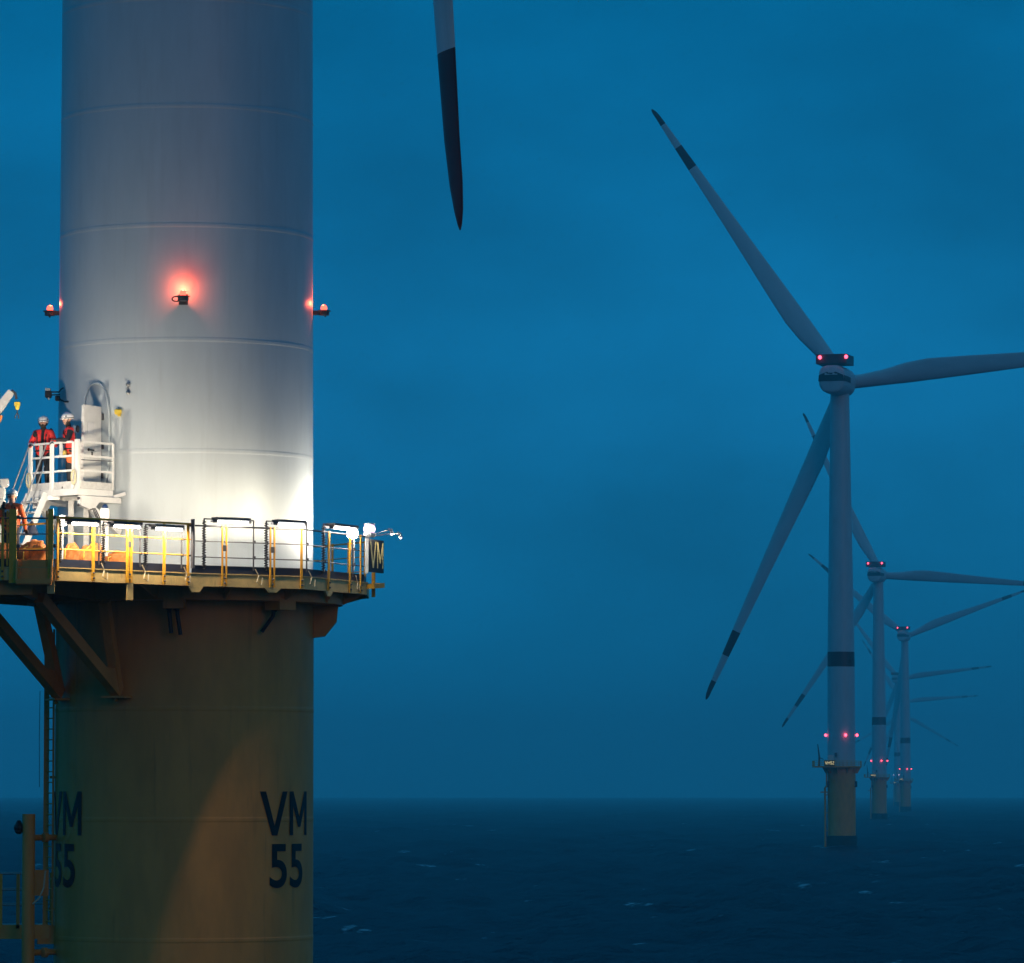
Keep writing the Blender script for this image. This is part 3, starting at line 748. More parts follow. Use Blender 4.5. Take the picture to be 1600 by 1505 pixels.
# ------------------------------------------------------------------ sign, flood light, sign lamps
sa, sb_ = Vector((4.46, -.25, 0)), Vector((4.80, .68, 0)); sd = (sb_ - sa).normalized(); sn = Vector((sd.y, -sd.x, 0))
zs0, zs1 = W(577, 894, 115).z, W(577, 843, 115).z
sg = thing('sign_board', 'black name sign with pale letters VM on the platform railing', 'sign', T(*sa[:2], zs0))
hh = zs1 - zs0; sl = (sb_ - sa)
b = MB(); b.plate([Vector((0, 0, 0)), sl, sl + Vector((0, 0, hh)), Vector((0, 0, hh))], sn, .07); b.build('panel', M['black'], sg, 0)
bm = bmesh.new()
for ch, off in (('V', -.235), ('M', .235)):
    g = glyph_bm(ch, sl.length * .42, hh * .80, 9)
    for v in g.verts: v.co = sl * .5 + sd * (v.co.x + off * sl.length) + Vector((0, 0, hh * .53 + v.co.y)) + sn * .045
    tm = bpy.data.meshes.new('t'); g.to_mesh(tm); g.free(); bm.from_mesh(tm); bpy.data.meshes.remove(tm)
me = bpy.data.meshes.new('lettering'); bm.to_mesh(me); bm.free(); me.materials.append(mat('pale_yellow_lettering', (.75, .62, .25), .5, var=.05)); link('lettering', me, sg)
b = MB(); b.bar(-sd * .05 + Vector((0, 0, -.05)), -sd * .05 + Vector((0, 0, hh + .03)), .09, .08); b.build('sign_post', M['white'], sg, 0)
b = MB(); b.bar(sl * .55 - sn * .06 + Vector((0, 0, -.6)), sl * .55 - sn * .06 + Vector((0, 0, .0)), .09, .09); b.bar(sl * .2 + Vector((0, 0, -.35)), sl * .9 + Vector((0, 0, -.3)), .2, .12); b.build('sign_bracket', M['yellow'], sg, 0)
for k, (ex, ez, lab) in enumerate(((608, 828, 'shorter and upper sign lamp arm with a small bright head above the name sign'), (622, 834, 'longer and lower sign lamp arm with a hooked bright head above the name sign'))):
    s0 = T(4.62, -.1 + k * .55, 0); s0.z = W(572, 836, 115).z
    sl_ = thing('sign_lamp', lab, 'lamp', s0, 'sign lamps above the name sign')
    e = W(ex, ez, 115 + .2) - s0
    b = MB(); b.tube([(0, 0, 0), e * .5 + Vector((0, 0, .02)), e, e + Vector((.04, 0, -.03))], .013, 8); b.build('arm', M['steel'], sl_)
    b = MB(); b.tube([e + Vector((-.03, 0, .03)), e + Vector((.05, 0, .0)), e + Vector((.07, 0, -.09))], [.03, .04, .045], 12); b.build('lamp_head', M['white'], sl_)
    b = MB(); b.ball(e + Vector((.065, 0, -.10)), .03); b.build('bulb', M['lens_white'], sl_)
    lq = bpy.data.lights.new('sign_lamp_light', 'POINT'); lq.energy = 5; lq.color = (1, .85, .65); lq.shadow_soft_size = .03
    lqo = bpy.data.objects.new('sign_lamp_light', lq); COL.objects.link(lqo); lqo.parent = sl_; lqo.location = e + Vector((.065, 0, -.15))
fl = thing('floodlight', 'dazzling floodlight beside the name sign, shining back at the tower', 'floodlight', T(4.12, -.3, W(553, 836, 115).z))
b = MB(); b.box((0.0, .02, 0), (.22, .16, .2)); b.bar((0, 0, -.9), (0, 0, -.1), .05, .05); b.build('housing', M['white'], fl, 35, .02)
b = MB(); b.ball((-.02, -.1, 0), (.14, .07, .115), 16, 10); b.build('glass', M['flood'], fl)
ld = bpy.data.lights.new('flood_beam', 'AREA'); ld.shape = 'DISK'; ld.size = .2; ld.energy = 95; ld.color = (1, .87, .7)
lo = bpy.data.objects.new('flood_beam', ld); COL.objects.link(lo); lo.parent = fl; lo.location = (-.12, -.2, .05)
lo.rotation_mode = 'QUATERNION'; lo.rotation_quaternion = (-(Vector((-.75, -.25, .75)).normalized())).to_track_quat('Z', 'X')
ml = thing('marine_lantern', 'shiny white lantern with a clear dome on top of the name sign', 'lantern', T(4.5, -.1, W(572, 840, 115).z))
b = MB(); b.lathe([(.12, 0), (.16, .04), (.16, .1), (.1, .14)], 20, cap0=True, cap1=True); b.tube([(0, 0, .3), (0, 0, .34)], .14, 16); b.build('base', M['white'], ml)
b = MB(); b.lathe([(.13, .14), (.15, .2), (.13, .27), (.09, .30)], 20, cap1=True); b.build('dome', M['lens_white'], ml)

# ------------------------------------------------------------------ door landing (cage), stairs
FLOOR = W(117, 772, 111.1).z + .12
Lc, Cc, Rc = Vector((DX(46, -2.62), -2.62, 0)), Vector((DX(119, -3.9), -3.9, 0)), Vector((DX(174, -2.92), -2.92, 0)); Bc = Lc + Rc - Cc
cg = thing('door_landing', 'white railed landing in front of the open tower door, carrying two workers', 'landing', (AX, AY, 0))
up = lambda z: Vector((0, 0, z))
ins = lambda p: p
b = MB(); b.prism([tuple(q[:2]) for q in (Lc * .985 + Bc * .015, Cc * .985 + Bc * .015, Rc * .99 + Lc * .01, Vector((-2.15, -2.40, 0)), Vector((-2.75, -1.85, 0)))], FLOOR - .07, FLOOR - .01); b.build('floor', M['white_dirty'], cg, 0)
b = MB()
for a, c in ((Lc, Cc), (Cc, Rc)): b.bar(a + up(FLOOR - .06), c + up(FLOOR - .06), .06, .16)
b.build('edge_frame', M['white'], cg, 0)
d1 = (Cc - Lc).normalized(); n1 = Vector((d1.y, -d1.x, 0)); d2 = (Rc - Cc).normalized(); n2 = Vector((d2.y, -d2.x, 0))
def rail_panel(a, c, name, mname='white', plate_at=None, h=1.13):
    b = MB(); dd = (c - a).normalized()
    for q in (a, c): b.bar(q + up(FLOOR + .03), q + up(FLOOR + h), .055, .05)
    for z in (.45, .80, h): b.bar(a + dd * .03 + up(FLOOR + z), c - dd * .03 + up(FLOOR + z), .04, .05)
    b.bar(a + dd * .03 + up(FLOOR + .11), c - dd * .03 + up(FLOOR + .11), .015, .17, mi=1)
    if plate_at is not None:
        q = a.lerp(c, plate_at); b.bar(q + up(FLOOR + .83), q + up(FLOOR + 1.1), .11, .02, Vector((dd.y, -dd.x, 0)), mi=1)
    return b.build(name, [M[mname], M['white_dirty']], cg, 0)
rail_panel(Lc + d1 * .05, Lc + d1 * .78, 'gate', 'white', .48)
rail_panel(Lc + d1 * .86, Lc + d1 * 1.62, 'gate', 'white', .40)
rail_panel(Cc + d2 * .10, Cc + d2 * 1.26, 'side_rail')
for q, w_ in ((Lc, .10), (Lc + d1 * .82, .05), (Cc, .12)):
    b = MB(); b.bar(q + up(FLOOR - .1), q + up(FLOOR + 1.18), w_, .07, n1); b.build('corner_post', M['white'], cg, 0)
b = MB()
for z, r0, r1 in ((.2, .02, .75),):
    for s_ in (0, .1): b.bar(Cc + d2 * .12 + up(FLOOR + .7 + s_), Rc + up(FLOOR + .72 + s_), .015, .02)
b.build('chain', M['darksteel'], cg, 0)
for q in (Lc + d1 * .02, Cc - d1 * .04):
    pts = []
    for k in range(15):
        a = 2 * math.pi * k / 14; pts.append(q + n1 * .08 + d1 * (.07 * math.cos(a)) + up(FLOOR + .28 + .17 * math.sin(a)))
    b = MB(); b.tube(pts, .022, 8); b.build('rope_coil', M['rope'], cg)
# bracket below
b = MB()
z_ = FLOOR - .15
for a0, t0 in ((Cc * .93 + Rc * .07, .18), (Lc * .9 + Cc * .1, .14)):
    tw = Vector((a0.x, a0.y, 0)).normalized() * 3.14
    tw2 = Vector((-1.38, -2.82, 0)) if t0 > .15 else Vector((-2.82, -1.38, 0))
    nn_ = (tw2 - a0).cross(Vector((0, 0, 1)))
    b.plate([a0 + up(z_), a0.lerp(tw2, .55) + up(z_), a0.lerp(tw2, .30) + up(z_ - .34), a0 + up(z_ - .24)], nn_, .13)
    b.bar(a0.lerp(tw2, .25) + up(z_ - .26), tw2 + up(z_ - .82), .12, .15); b.bar(a0.lerp(tw2, .3) + up(z_ - .07), tw2 + up(z_ - .07), .12, .13)
b.bar(Lc.lerp(Cc, .15) + up(z_ - .02), Rc + up(z_ - .02), .08, .1)
b.bar(Lc.lerp(Cc, .5) + up(z_ - .02), Bc + up(z_ - .02), .3, .1)
b.bar(Rc + up(z_ + .0), Vector((DX(195, -2.9), -2.95, 0)) + up(z_ + .1), .05, .08)
b.build('bracket', M['white'], cg, 0)
for q in (Vector((DX(110, -2.9), -2.9, 0)), Vector((DX(134, -2.95), -2.95, 0))):
    b = MB(); b.bar(q + up(DECK + .0), q + up(z_ - .05), .13, .13); b.build('leg', M['white_dirty'], cg, 0)
b = MB()
for q in (Cc + d2 * .02, Cc + d2 * .02 + up(-.16)): b.ball(q + n2 * .03 + up(FLOOR - .22), .035)
b.build('bolt', M['darksteel'], cg)
# stairs
st = thing('stair', 'steep white metal stair with thin handrails leading from the deck up to the door landing', 'stair', (AX, AY, 0))
tA, tB = Lc + n1 * .05, Lc + d1 * .66 + n1 * .05
run = (n1 * .55 + Vector((-.40, 0, 0))) * .95
for q in (tA, tB):
    b = MB(); b.bar(q + up(FLOOR - .05), q + run + up(DECK), .05, .15); b.build('stringer', M['white'], st, 0)
nst = 8
for k in range(1, nst):
    t = k / nst; b = MB(); b.bar((tA + run * t) + up(FLOOR + (DECK - FLOOR) * t), (tB + run * t) + up(FLOOR + (DECK - FLOOR) * t), .2, .05); b.build('tread', M['white_dirty'], st, 0)
for q in (tA, tB):
    b = MB()
    b.tube([q + up(FLOOR + 1.1), q + run * .5 + Vector((-.03, 0, 0)) + up((FLOOR + DECK) / 2 + .95), q + run + Vector((-.05, 0, 0)) + up(DECK + .85), q + run + up(DECK + .1)], .02, 8)
    b.tube([q + run * .06 + up(FLOOR + .6), q + run * 1.0 + up(DECK + .45)], .014, 8)
    b.build('handrail', M['steel'], st)
# bag hanging in the stair
bg = thing('bag', 'dark blue triangular bag hanging on the white stair below the landing', 'bag', W(50, 826, 109.6))
b = MB(); b.lathe([(.02, .17), (.05, .12), (.1, .02), (.155, -.12), (.16, -.15), (.03, -.16)], 14, cap0=True, cap1=True); 
o = b.build('sack', M['cloth_navy'], bg); o.scale = (1, .55, 1)
b = MB(); b.tube([(-.02, 0, .15), (0, 0, .26), (.02, 0, .15)], .012, 6); b.build('strap', M['cloth_black'], bg)

# ------------------------------------------------------------------ things on the deck
def soft_bag(px, py_top, Y, w_, h_, label, seed):
    p = W(px, 870, Y); p.z = DECK + .004
    rnd = random.Random(seed)
    root = thing('tarpaulin_bag', label, 'bag', p, 'orange bags heaped on the platform deck')
    bm = bmesh.new(); bmesh.ops.create_icosphere(bm, subdivisions=4, radius=1)
    ph = [rnd.uniform(0, 6.28) for _ in range(9)]
    for v in bm.verts:
        x, y, z = v.co; z = max(z, -.75)
        k = 1 + .10 * math.sin(4 * x + ph[0] + 2 * y) + .07 * math.sin(9 * y + ph[1] + 5 * z) + .06 * math.sin(13 * x + ph[2] - 7 * z) + .05 * math.sin(19 * z + ph[3] + 11 * x)
        sq = lambda t: math.copysign(abs(t) ** .75, t)
        v.co = Vector((sq(x) * w_ / 2 * k, sq(y) * w_ * .4 * k, (sq(z) * k + .82) * h_ / 1.8))
        if v.co.z < 0: v.co.z = 0
    me = bpy.data.meshes.new('sack'); bm.to_mesh(me); bm.free(); me.materials.append(M['orange_bag']); me.shade_smooth()
    link('sack', me, root)
    b = MB(); b.tube([(-w_ * .3, -w_ * .36, h_ * .2), (-w_ * .28, -w_ * .34, h_ * .75), (0, -w_ * .1, h_ * 1.02), (w_ * .25, -.02, h_ * .95)], .016, 6)
    b.build('strap', M['cap_yellow'], root)
    return root
soft_bag(111, 853, 109.0, .46, .62, 'rounded orange bag on the deck, next to the yellow gate post', 1)
soft_bag(143, 853, 109.7, .56, .66, 'tall orange bag on the deck between two rail posts, middle of the heap', 2)
soft_bag(184, 862, 110.4, .72, .50, 'wide low orange bag on the deck, end of the heap by the double post', 3)
soft_bag(53, 850, 107.9, .74, .62, 'flat orange tarpaulin bundle inside the loading bay beside the worker in orange', 4)
soft_bag(5, 850, 107.9, .55, .6, 'orange bag on the deck behind the legs of the worker in orange', 5)
dv = thing('winch_unit', 'white winch box with a blue cap and looped black cable standing behind the railing', 'winch', T(DX(163, -4.6), -4.6, DECK))
b = MB(); b.box((0, 0, .75), (.16, .2, 1.5)); b.box((0, -.02, 1.42), (.2, .24, .26)); b.build('cabinet', M['white'], dv, 35, .015)
b = MB(); b.lathe([(.07, 1.55), (.075, 1.59), (.05, 1.64), (.02, 1.66)], 16, cap0=True, cap1=True); b.build('cap', mat('blue_cap', (.01, .035, .11), .4), dv)
b = MB()
for k in range(3):
    b.tube([(-.1, -.12, 1.3 - .1 * k), (-.22 - .03 * k, -.14, 1.55), (-.34 - .02 * k, -.13, 1.5), (-.36, -.12, 1.3 + .05 * k), (-.2, -.14, 1.22), (-.09, -.14, 1.3)], .014, 6)
b.build('cable', M['black'], dv)
dm = thing('deck_lamp', 'lit white dome lamp on a post behind the thick yellow gate post', 'lamp', T(DX(96, -6.4), -6.4, DECK))
b = MB(); b.tube([(0, 0, 0), (0, 0, 1.05)], .035, 10); b.build('post', M['white_dirty'], dm)
b = MB(); b.lathe([(.10, 1.05), (.13, 1.12), (.12, 1.2), (.07, 1.27), (.01, 1.29)], 18, cap0=True, cap1=True); b.build('dome', M['dome_lit'], dm)
ld = bpy.data.lights.new('deck_lamp_light', 'POINT'); ld.energy = 120; ld.color = (1, .86, .68); ld.shadow_soft_size = .12
lo = bpy.data.objects.new('deck_lamp_light', ld); COL.objects.link(lo); lo.parent = dm; lo.location = (0, -.02, 1.45)

# ------------------------------------------------------------------ davit crane at the left edge
dc = thing('davit_crane', 'pale crane boom with a hanging yellow hook block beside the two workers', 'crane', T(-5.6, -3.6, DECK))
b = MB(); b.lathe([(.42, 0), (.42, .06), (.26, .1), (.24, 1.9), (.3, 1.95), (.3, 2.2), (.05, 2.25)], 24, cap0=True, cap1=True); b.build('pedestal', M['white_dirty'], dc)
base_w = dc.location
t_ = W(18, 612, 111.4) - base_w; s0 = W(-40, 690, 111.4) - base_w
b = MB(); b.bar(s0, t_, .16, .30, w2=.12, h2=.16); b.bar(Vector((-.1, 0, 2.1)), s0 + Vector((0, 0, -.02)), .3, .36, h2=.30); b.build('boom', M['white_dirty'], dc, 0)
b = MB(); b.bar(s0 * .6 + Vector((0, -.12, -.6)), t_ * .75 + s0 * .25 + Vector((0, -.12, -.28)), .06, .07); b.build('cylinder', M['orange_bag'], dc, 0)
b = MB(); b.tube([t_ + Vector((.0, 0, .03)), t_ + Vector((.09, 0, -.04)), t_ + Vector((.12, 0, -.18))], .03, 8); b.build('wire', M['darksteel'], dc)
hk = W(27, 634, 111.4) - base_w
b = MB(); b.box(hk + Vector((0, 0, .04)), (.14, .1, .1)); b.lathe([(.035, -.1), (.055, -.06), (.055, .0), (.05, .02)], 12, hk, cap0=True, cap1=True)
b.build('hook_block', [M['cap_yellow']], dc, 35, .01)
b = MB(); b.tube([hk + Vector((0, 0, -.08)), hk + Vector((0, 0, -.17)), hk + Vector((-.04, 0, -.24)), hk + Vector((-.05, 0, -.30))], .014, 8); b.tube([hk + Vector((0, 0, -.17)), hk + Vector((.03, 0, -.24)), hk + Vector((.03, 0, -.31))], .014, 8); b.build('hook', M['darksteel'], dc)
cb = thing('control_cabinet', 'pale grey box standing behind the worker in orange', 'cabinet', T(DX(8, -5.6), -5.6, DECK))
b = MB(); b.box((-.3, 0, .85), (.55, .5, 1.7)); b.box((-.28, 0, 1.85), (.5, .4, .26)); b.build('case', M['white_dirty'], cb, 35, .02)
b = MB(); b.box((-.08, -.26, 1.3), (.12, .02, .1)); b.build('panel', M['steel'], cb, 0)
f2 = thing('floodlight', 'small added fill floodlight on the pale grey box behind the worker in orange', 'floodlight', T(DX(5, -5.6), -5.6, DECK + 1.98))  # added lamp, not a known fixture; brightens the landing and tower beside the door
b = MB(); b.box((0, .03, .13), (.2, .14, .16)); b.bar((0, .03, 0), (0, .03, .08), .16, .05, (0, 1, 0)); b.build('housing', M['white_dirty'], f2, 35, .015)
b = MB(); b.box((0, .112, .13), (.17, .03, .13)); b.build('glass', M['tube'], f2, 0)
ld = bpy.data.lights.new('flood_beam', 'AREA'); ld.shape = 'DISK'; ld.size = .2; ld.energy = 72; ld.color = (1, .86, .68)
lo = bpy.data.objects.new('flood_beam', ld); COL.objects.link(lo); lo.parent = f2; lo.location = (0, .2, .2)
lo.rotation_mode = 'QUATERNION'; lo.rotation_quaternion = (-(Vector((.25, .8, .75)).normalized())).to_track_quat('Z', 'X')

# ------------------------------------------------------------------ ladder, boat landing, rest platform at the foundation
LX = (76 - 289) / 64.0
ld_ = thing('ladder', 'tall thin ladder running up the side of the yellow foundation', 'ladder', (AX, AY, 0))
za, zb_ = W(76, 1445, 115).z, W(76, 985, 115).z
la, lb = Vector((-3.33, -.35, 0)), Vector((-3.12, -.75, 0))
b = MB(); b.bar(la + up(za), la + up(zb_), .12, .10); b.bar(lb + up(za), lb + up(zb_), .05, .05); b.build('stile', M['tp'], ld_, 0)
k = za + .1
while k < zb_:
    b = MB(); b.tube([la + up(k), lb + up(k)], .016, 6); b.build('rung', M['tp'], ld_); k += .258
b = MB()
for z in (za + .4, (za + zb_) / 2, zb_ - .5): b.bar((la + lb) / 2 + up(z), (la + lb) / 2 * .92 + up(z), .06, .06)
b.build('standoff', M['tp'], ld_, 0)
wr = thing('wire', 'thin dark wire hanging beside the ladder below the platform', 'wire', T(-3.47, -.6, 0)); b = MB()
b.tube([(0, 0, W(65, 1230, 114.5).z), (-.01, 0, W(65, 1160, 114.5).z), (0, 0, W(65, 1080, 114.5).z)], .008, 6); b.build('strand', M['darksteel'], wr)
bo = thing('boat_landing', 'thick yellow fender post of the boat landing beside the foundation', 'boat landing', (AX, AY, 0))
fx, fy = DX(47, -1.6), -1.6
zt2 = W(47, 1272, 113.4).z
b = MB(); b.tube([(fx, fy, -2), (fx, fy, zt2)], .155, 20); b.build('fender', M['tp'], bo)
for z in (W(60, 1309, 113.4).z, W(60, 1489, 113.4).z):
    b = MB(); b.tube([(fx, fy, z), (-3.2, -.95, z), (-2.9, -.8, z)], .075, 12); b.tube([(fx + .33, fy + .22, z), (fx + .42, fy + .28, z)], .12, 12); b.build('stub', M['tp'], bo)
b = MB(); zq = W(60, 1380, 113.4).z; b.box((fx + .27, fy + .45, zq), (.34, .05, .62)); b.build('backing_plate', M['tp'], bo, 0)
b = MB(); pts = [(fx + .42, fy - .1, zq + .3), (fx + .38, fy - .1, zq - .1), (fx + .28, fy - .12, zq - .35), (fx + .12, fy - .14, zq - .5)]; b.tube(pts, .02, 8); b.build('hose', M['cable'], bo)
bz = thing('fog_horn', 'small black round horn mounted on the top of the fender post', 'horn', T(fx - .24, fy, W(30, 1293, 113.4).z))
b = MB(); b.ball((0, 0, 0), (.12, .12, .13)); b.lathe([(.05, -.16), (.1, -.1), (.1, 0), (.08, .1), (.04, .17)], 14, cap0=True, cap1=True); b.bar((0, 0, .02), (.2, 0, .02), .05, .05); b.build('body', M['black'], bz)
rp = thing('rest_platform', 'small yellow railed rest platform behind the thick fender post', 'platform', (AX, AY, 0))
zf = W(20, 1445, 114).z
b = MB(); b.box((-4.6, .1, zf - .08), (2.7, 1.5, .12)); b.build('floor', M['grating'], rp, 0)
b = MB(); b.bar((-5.9, -.7, zf - .18), (-3.2, -.7, zf - .18), .08, .34); b.bar((-3.45, -.66, zf - .16), (-3.45, .8, zf - .16), .1, .3); b.bar((-5.0, -.66, zf - .2), (-5.0, .8, zf - .2), .1, .3); b.bar((-3.5, -.6, zf - .25), (-2.9, -.5, zf - .25), .3, .45); b.build('frame', M['tp'], rp, 0)
ztr = W(20, 1366, 114).z
for px, w_ in ((3, .11), (31, .08)):
    x = DX(px, -.7); b = MB(); b.bar((x, -.7, zf - .1), (x, -.7, ztr), w_, w_); b.build('post', M['yellow'] if px < 10 else M['tp'], rp, 0)
for x in (-5.8, -3.3):
    b = MB(); b.bar((x, .8, zf - .1), (x, .8, ztr), .08, .08); b.build('post', M['tp'], rp, 0)
for y, x1 in ((-.7, -3.85), (.8, -3.2)):
    for z in (ztr, W(20, 1391, 114).z, W(20, 1415, 114).z):
        b = MB(); b.tube([(-6, y, z), (x1, y, z)], .02, 8); b.build('rail', M['steel'], rp)

# ------------------------------------------------------------------ people
def capsule(b, p0, r0, p1, r1, mi=0, n=14):
    p0, p1 = Vector(p0), Vector(p1); d = p1 - p0
    if d.length < 1e-5: d = Vector((0, 0, 1e-4)); p1 = p0 + d
    u = d.normalized(); pts = []; rs = []
    for k in range(1, 6):
        t = math.pi / 2 * k / 5; pts.append(p0 - u * r0 * math.cos(t)); rs.append(max(r0 * math.sin(t), 1e-3))
    for k in range(0, 5):
        t = math.pi / 2 * k / 5; pts.append(p1 + u * r1 * math.sin(t)); rs.append(max(r1 * math.cos(t), 1e-3))
    pts.append(p1 + u * r1); rs.append(1e-3)
    b.tube(pts, rs, n, mi)
def hand_caps(wrist, fwd, nrm, side, curl, m):
    """palm, four unequal bent fingers and a thumb; side=+1 thumb towards +lat"""
    w = Vector(wrist); f = Vector(fwd).normalized(); nr = Vector(nrm).normalized(); lat = f.cross(nr).normalized() * side
    nr = lat.cross(f).normalized() * (1 if lat.cross(f).dot(nr) > 0 else -1)
    out = []
    for s_ in (-.026, 0, .026): out.append((w + lat * s_ + f * .01, .017, w + lat * s_ * 1.15 + f * .085, .016, m))
    for k, (off, ln) in enumerate(((.034, .068), (.012, .078), (-.012, .072), (-.033, .056))):
        p = w + f * .09 + lat * off; d = f
        seg = [ln * .45, ln * .32, ln * .28]
        for j, sl_ in enumerate(seg):
            a = curl * (.55 + .25 * j + .06 * k); d = (d * math.cos(a) - nr * math.sin(a)).normalized() if j else (f * math.cos(curl * .4) - nr * math.sin(curl * .4)).normalized()
            q = p + d * sl_; out.append((p, .0105 - .001 * j, q, .0095 - .001 * j, m)); p = q
    p = w + f * .025 + lat * .036
    for d, l in (((f * .6 + lat * .7 - nr * .2).normalized(), .04), ((f * .9 + lat * .1 - nr * .45).normalized(), .032)):
        q = p + d * l; out.append((p, .0125, q, .0105, m)); p = q
    return out
def person(label, loc, face, pose, mats_names, extras=None, scale=1.0):
    """mats_names: jacket, sleeve, trousers, glove, boots, face, beard"""
    root = thing('person', label, 'person', loc)
    root.rotation_euler = (0, 0, math.atan2(-face[0], face[1])); root.scale = (scale,) * 3
    J, S, TR, G, BO, SK, BD = range(7)
    caps = []
    hip = Vector((0, 0, .94)); 
    for s_ in (-1, 1):
        hp = Vector((s_ * .095, 0, .92)); kn = Vector(pose['knee'][s_]); an = Vector(pose['ankle'][s_])
        caps += [(hp, .105, kn, .073, TR), (kn, .073, an, .058, TR)]
        to = an + Vector(pose.get('toe', {}).get(s_, (s_ * .03, .17, -.045)))
        caps += [(an + Vector((0, 0, .03)), .06, an + Vector((0, -.03, -.045)), .05, BO), (an + Vector((0, -.02, -.045)), .045, to, .04, BO)]
    lean = Vector(pose.get('lean', (0, 0, 0)))
    for s_ in (-1, 1):
        caps += [(Vector((s_ * .065, 0, .94)), .12, Vector((s_ * .085, .0, 1.12)) + lean * .4, .125, J), (Vector((s_ * .085, 0, 1.12)) + lean * .4, .125, Vector((s_ * .095, .005, 1.36)) + lean, .118, J)]
        sh = Vector((s_ * .195, 0, 1.425)) + lean; el = Vector(pose['elbow'][s_]); wr_ = Vector(pose['wrist'][s_])
        caps += [(Vector((s_ * .06, 0, 1.44)) + lean, .085, sh, .08, J), (sh, .078, el, .062, S), (el, .062, wr_, .043, S)]
        hf = Vector(pose['hand'][s_][0]); hn = Vector(pose['hand'][s_][1])
        caps += hand_caps(wr_ + hf.normalized() * .035, hf, hn, pose['hand'][s_][2], pose.get('curl', .8), G)
    nk = Vector((0, .0, 1.48)) + lean
    hc = Vector(pose.get('head', (0, .02, 1.66))) + lean
    caps += [(nk, .07, hc - Vector((0, .01, .06)), .058, BD if pose.get('scarf') else SK)]
    hr = Matrix.Rotation(pose.get('turn', 0), 3, 'Z') @ Matrix.Rotation(pose.get('nod', 0), 3, 'X')
    H = lambda x, y, z: hc + hr @ Vector((x, y, z))
    caps += [(H(0, -.02, .045), .088, H(0, .012, .03), .086, SK), (H(0, .02, .0), .074, H(0, .03, -.06), .056, SK), (H(0, .055, -.085), .034, H(0, .06, -.08), .034, BD if pose.get('beard') else SK),
             (H(0, .09, .012), .012, H(0, .112, -.02), .016, SK), (H(-.04, .078, .028), .014, H(.04, .078, .028), .014, SK), (H(-.02, .09, -.052), .009, H(.02, .09, -.052), .009, BD)]
    for s_ in (-1, 1):
        caps += [(H(s_ * .085, -.005, .01), .014, H(s_ * .087, -.01, -.03), .012, SK), (H(s_ * .033, .082, .008), .012, H(s_ * .034, .083, .008), .012, BD)]
        if pose.get('beard'): caps += [(H(s_ * .07, .0, -.03), .025, H(s_ * .035, .06, -.08), .03, BD)]
    b = MB()
    for c in caps: capsule(b, c[0], c[1], c[2], c[3])
    tmp = b.build('tmp_body', M['skin'], None, 0)
    md = tmp.modifiers.new('r', 'REMESH'); md.mode = 'VOXEL'; md.voxel_size = .0095
    sm = tmp.modifiers.new('s', 'SMOOTH'); sm.iterations = 3; sm.factor = .5
    dg = bpy.context.evaluated_depsgraph_get(); dg.update()
    me = bpy.data.meshes.new_from_object(tmp.evaluated_get(dg)); bpy.data.objects.remove(tmp)
    me.name = 'body'; me.materials.clear()
    for mn in mats_names: me.materials.append(M[mn])
    co = np.empty(len(me.vertices) * 3); me.vertices.foreach_get('co', co); co = co.reshape(-1, 3)
    # gentle cloth folds
    nf = len(me.polygons); cen = np.empty(nf * 3); me.polygons.foreach_get('center', cen); cen = cen.reshape(-1, 3)
    best = np.full(nf, 1e9); idx = np.zeros(nf, dtype=np.int32)
    for c in caps:
        p0 = np.array(c[0]); p1 = np.array(c[2]); dv_ = p1 - p0; L2 = max(dv_ @ dv_, 1e-9)
        t = np.clip(((cen - p0) @ dv_) / L2, 0, 1); rr = c[1] + (c[3] - c[1]) * t
        dist = np.linalg.norm(cen - (p0 + t[:, None] * dv_), axis=1) - rr
        k = dist < best; best[k] = dist[k]; idx[k] = c[4]
    if pose.get('panel'):      # dark front panel in the jacket
        k = (idx == 0) & (np.abs(cen[:, 0] + .02) < .045) & (cen[:, 1] > 0); idx[k] = 2
    me.polygons.foreach_set('material_index', idx); me.shade_smooth(); me.update()
    body = link('body', me, root)
    # helmet
    b = MB(); prof = []
    for k in range(9):
        t = math.pi / 2 * k / 8; prof.append((.134 * math.cos(t) ** .9 + .001, .125 * math.sin(t)))
    b.M = Matrix.Translation(H(0, -.012, .055)) @ hr.to_4x4() @ Matrix.Diagonal((.92, 1.1, 1, 1))
    b.lathe([(.128, -.04), (.134, -.03)] + prof, 24, cap1=True)
    b.M = Matrix.Translation(H(0, .0, .055)) @ hr.to_4x4()
    b.plate([(-.09, .1, -.015), (.09, .1, -.015), (.06, .165, -.03), (-.06, .165, -.03)], (0, 0, 1), .012)
    b.tube([(0, -.13, .02), (0, -.10, .085), (0, -.03, .122), (0, .04, .118), (0, .10, .075), (0, .13, .02)], .014, 8)
    hel = b.build('helmet', M['helmet'], root, 50)
    b = MB(); b.M = Matrix.Translation(H(0, -.012, .055)) @ hr.to_4x4() @ Matrix.Diagonal((.92, 1.1, 1, 1))
    b.lathe([(.138, -.026), (.139, -.006)], 24)
    b.M = Matrix.Translation(H(0, -.012, .055)) @ hr.to_4x4()
    for s_ in (-1, 1): b.tube([(s_ * .118, .0, -.02), (s_ * .1, .03, -.09), (s_ * .03, .07, -.165)], .008, 6)
    b.ball((.1, .06, .03), .02); b.ball((-.1, .06, .03), .02)
    b.build('helmet_strap', M['black'], root)
    if extras: extras(root, lean)
    return root

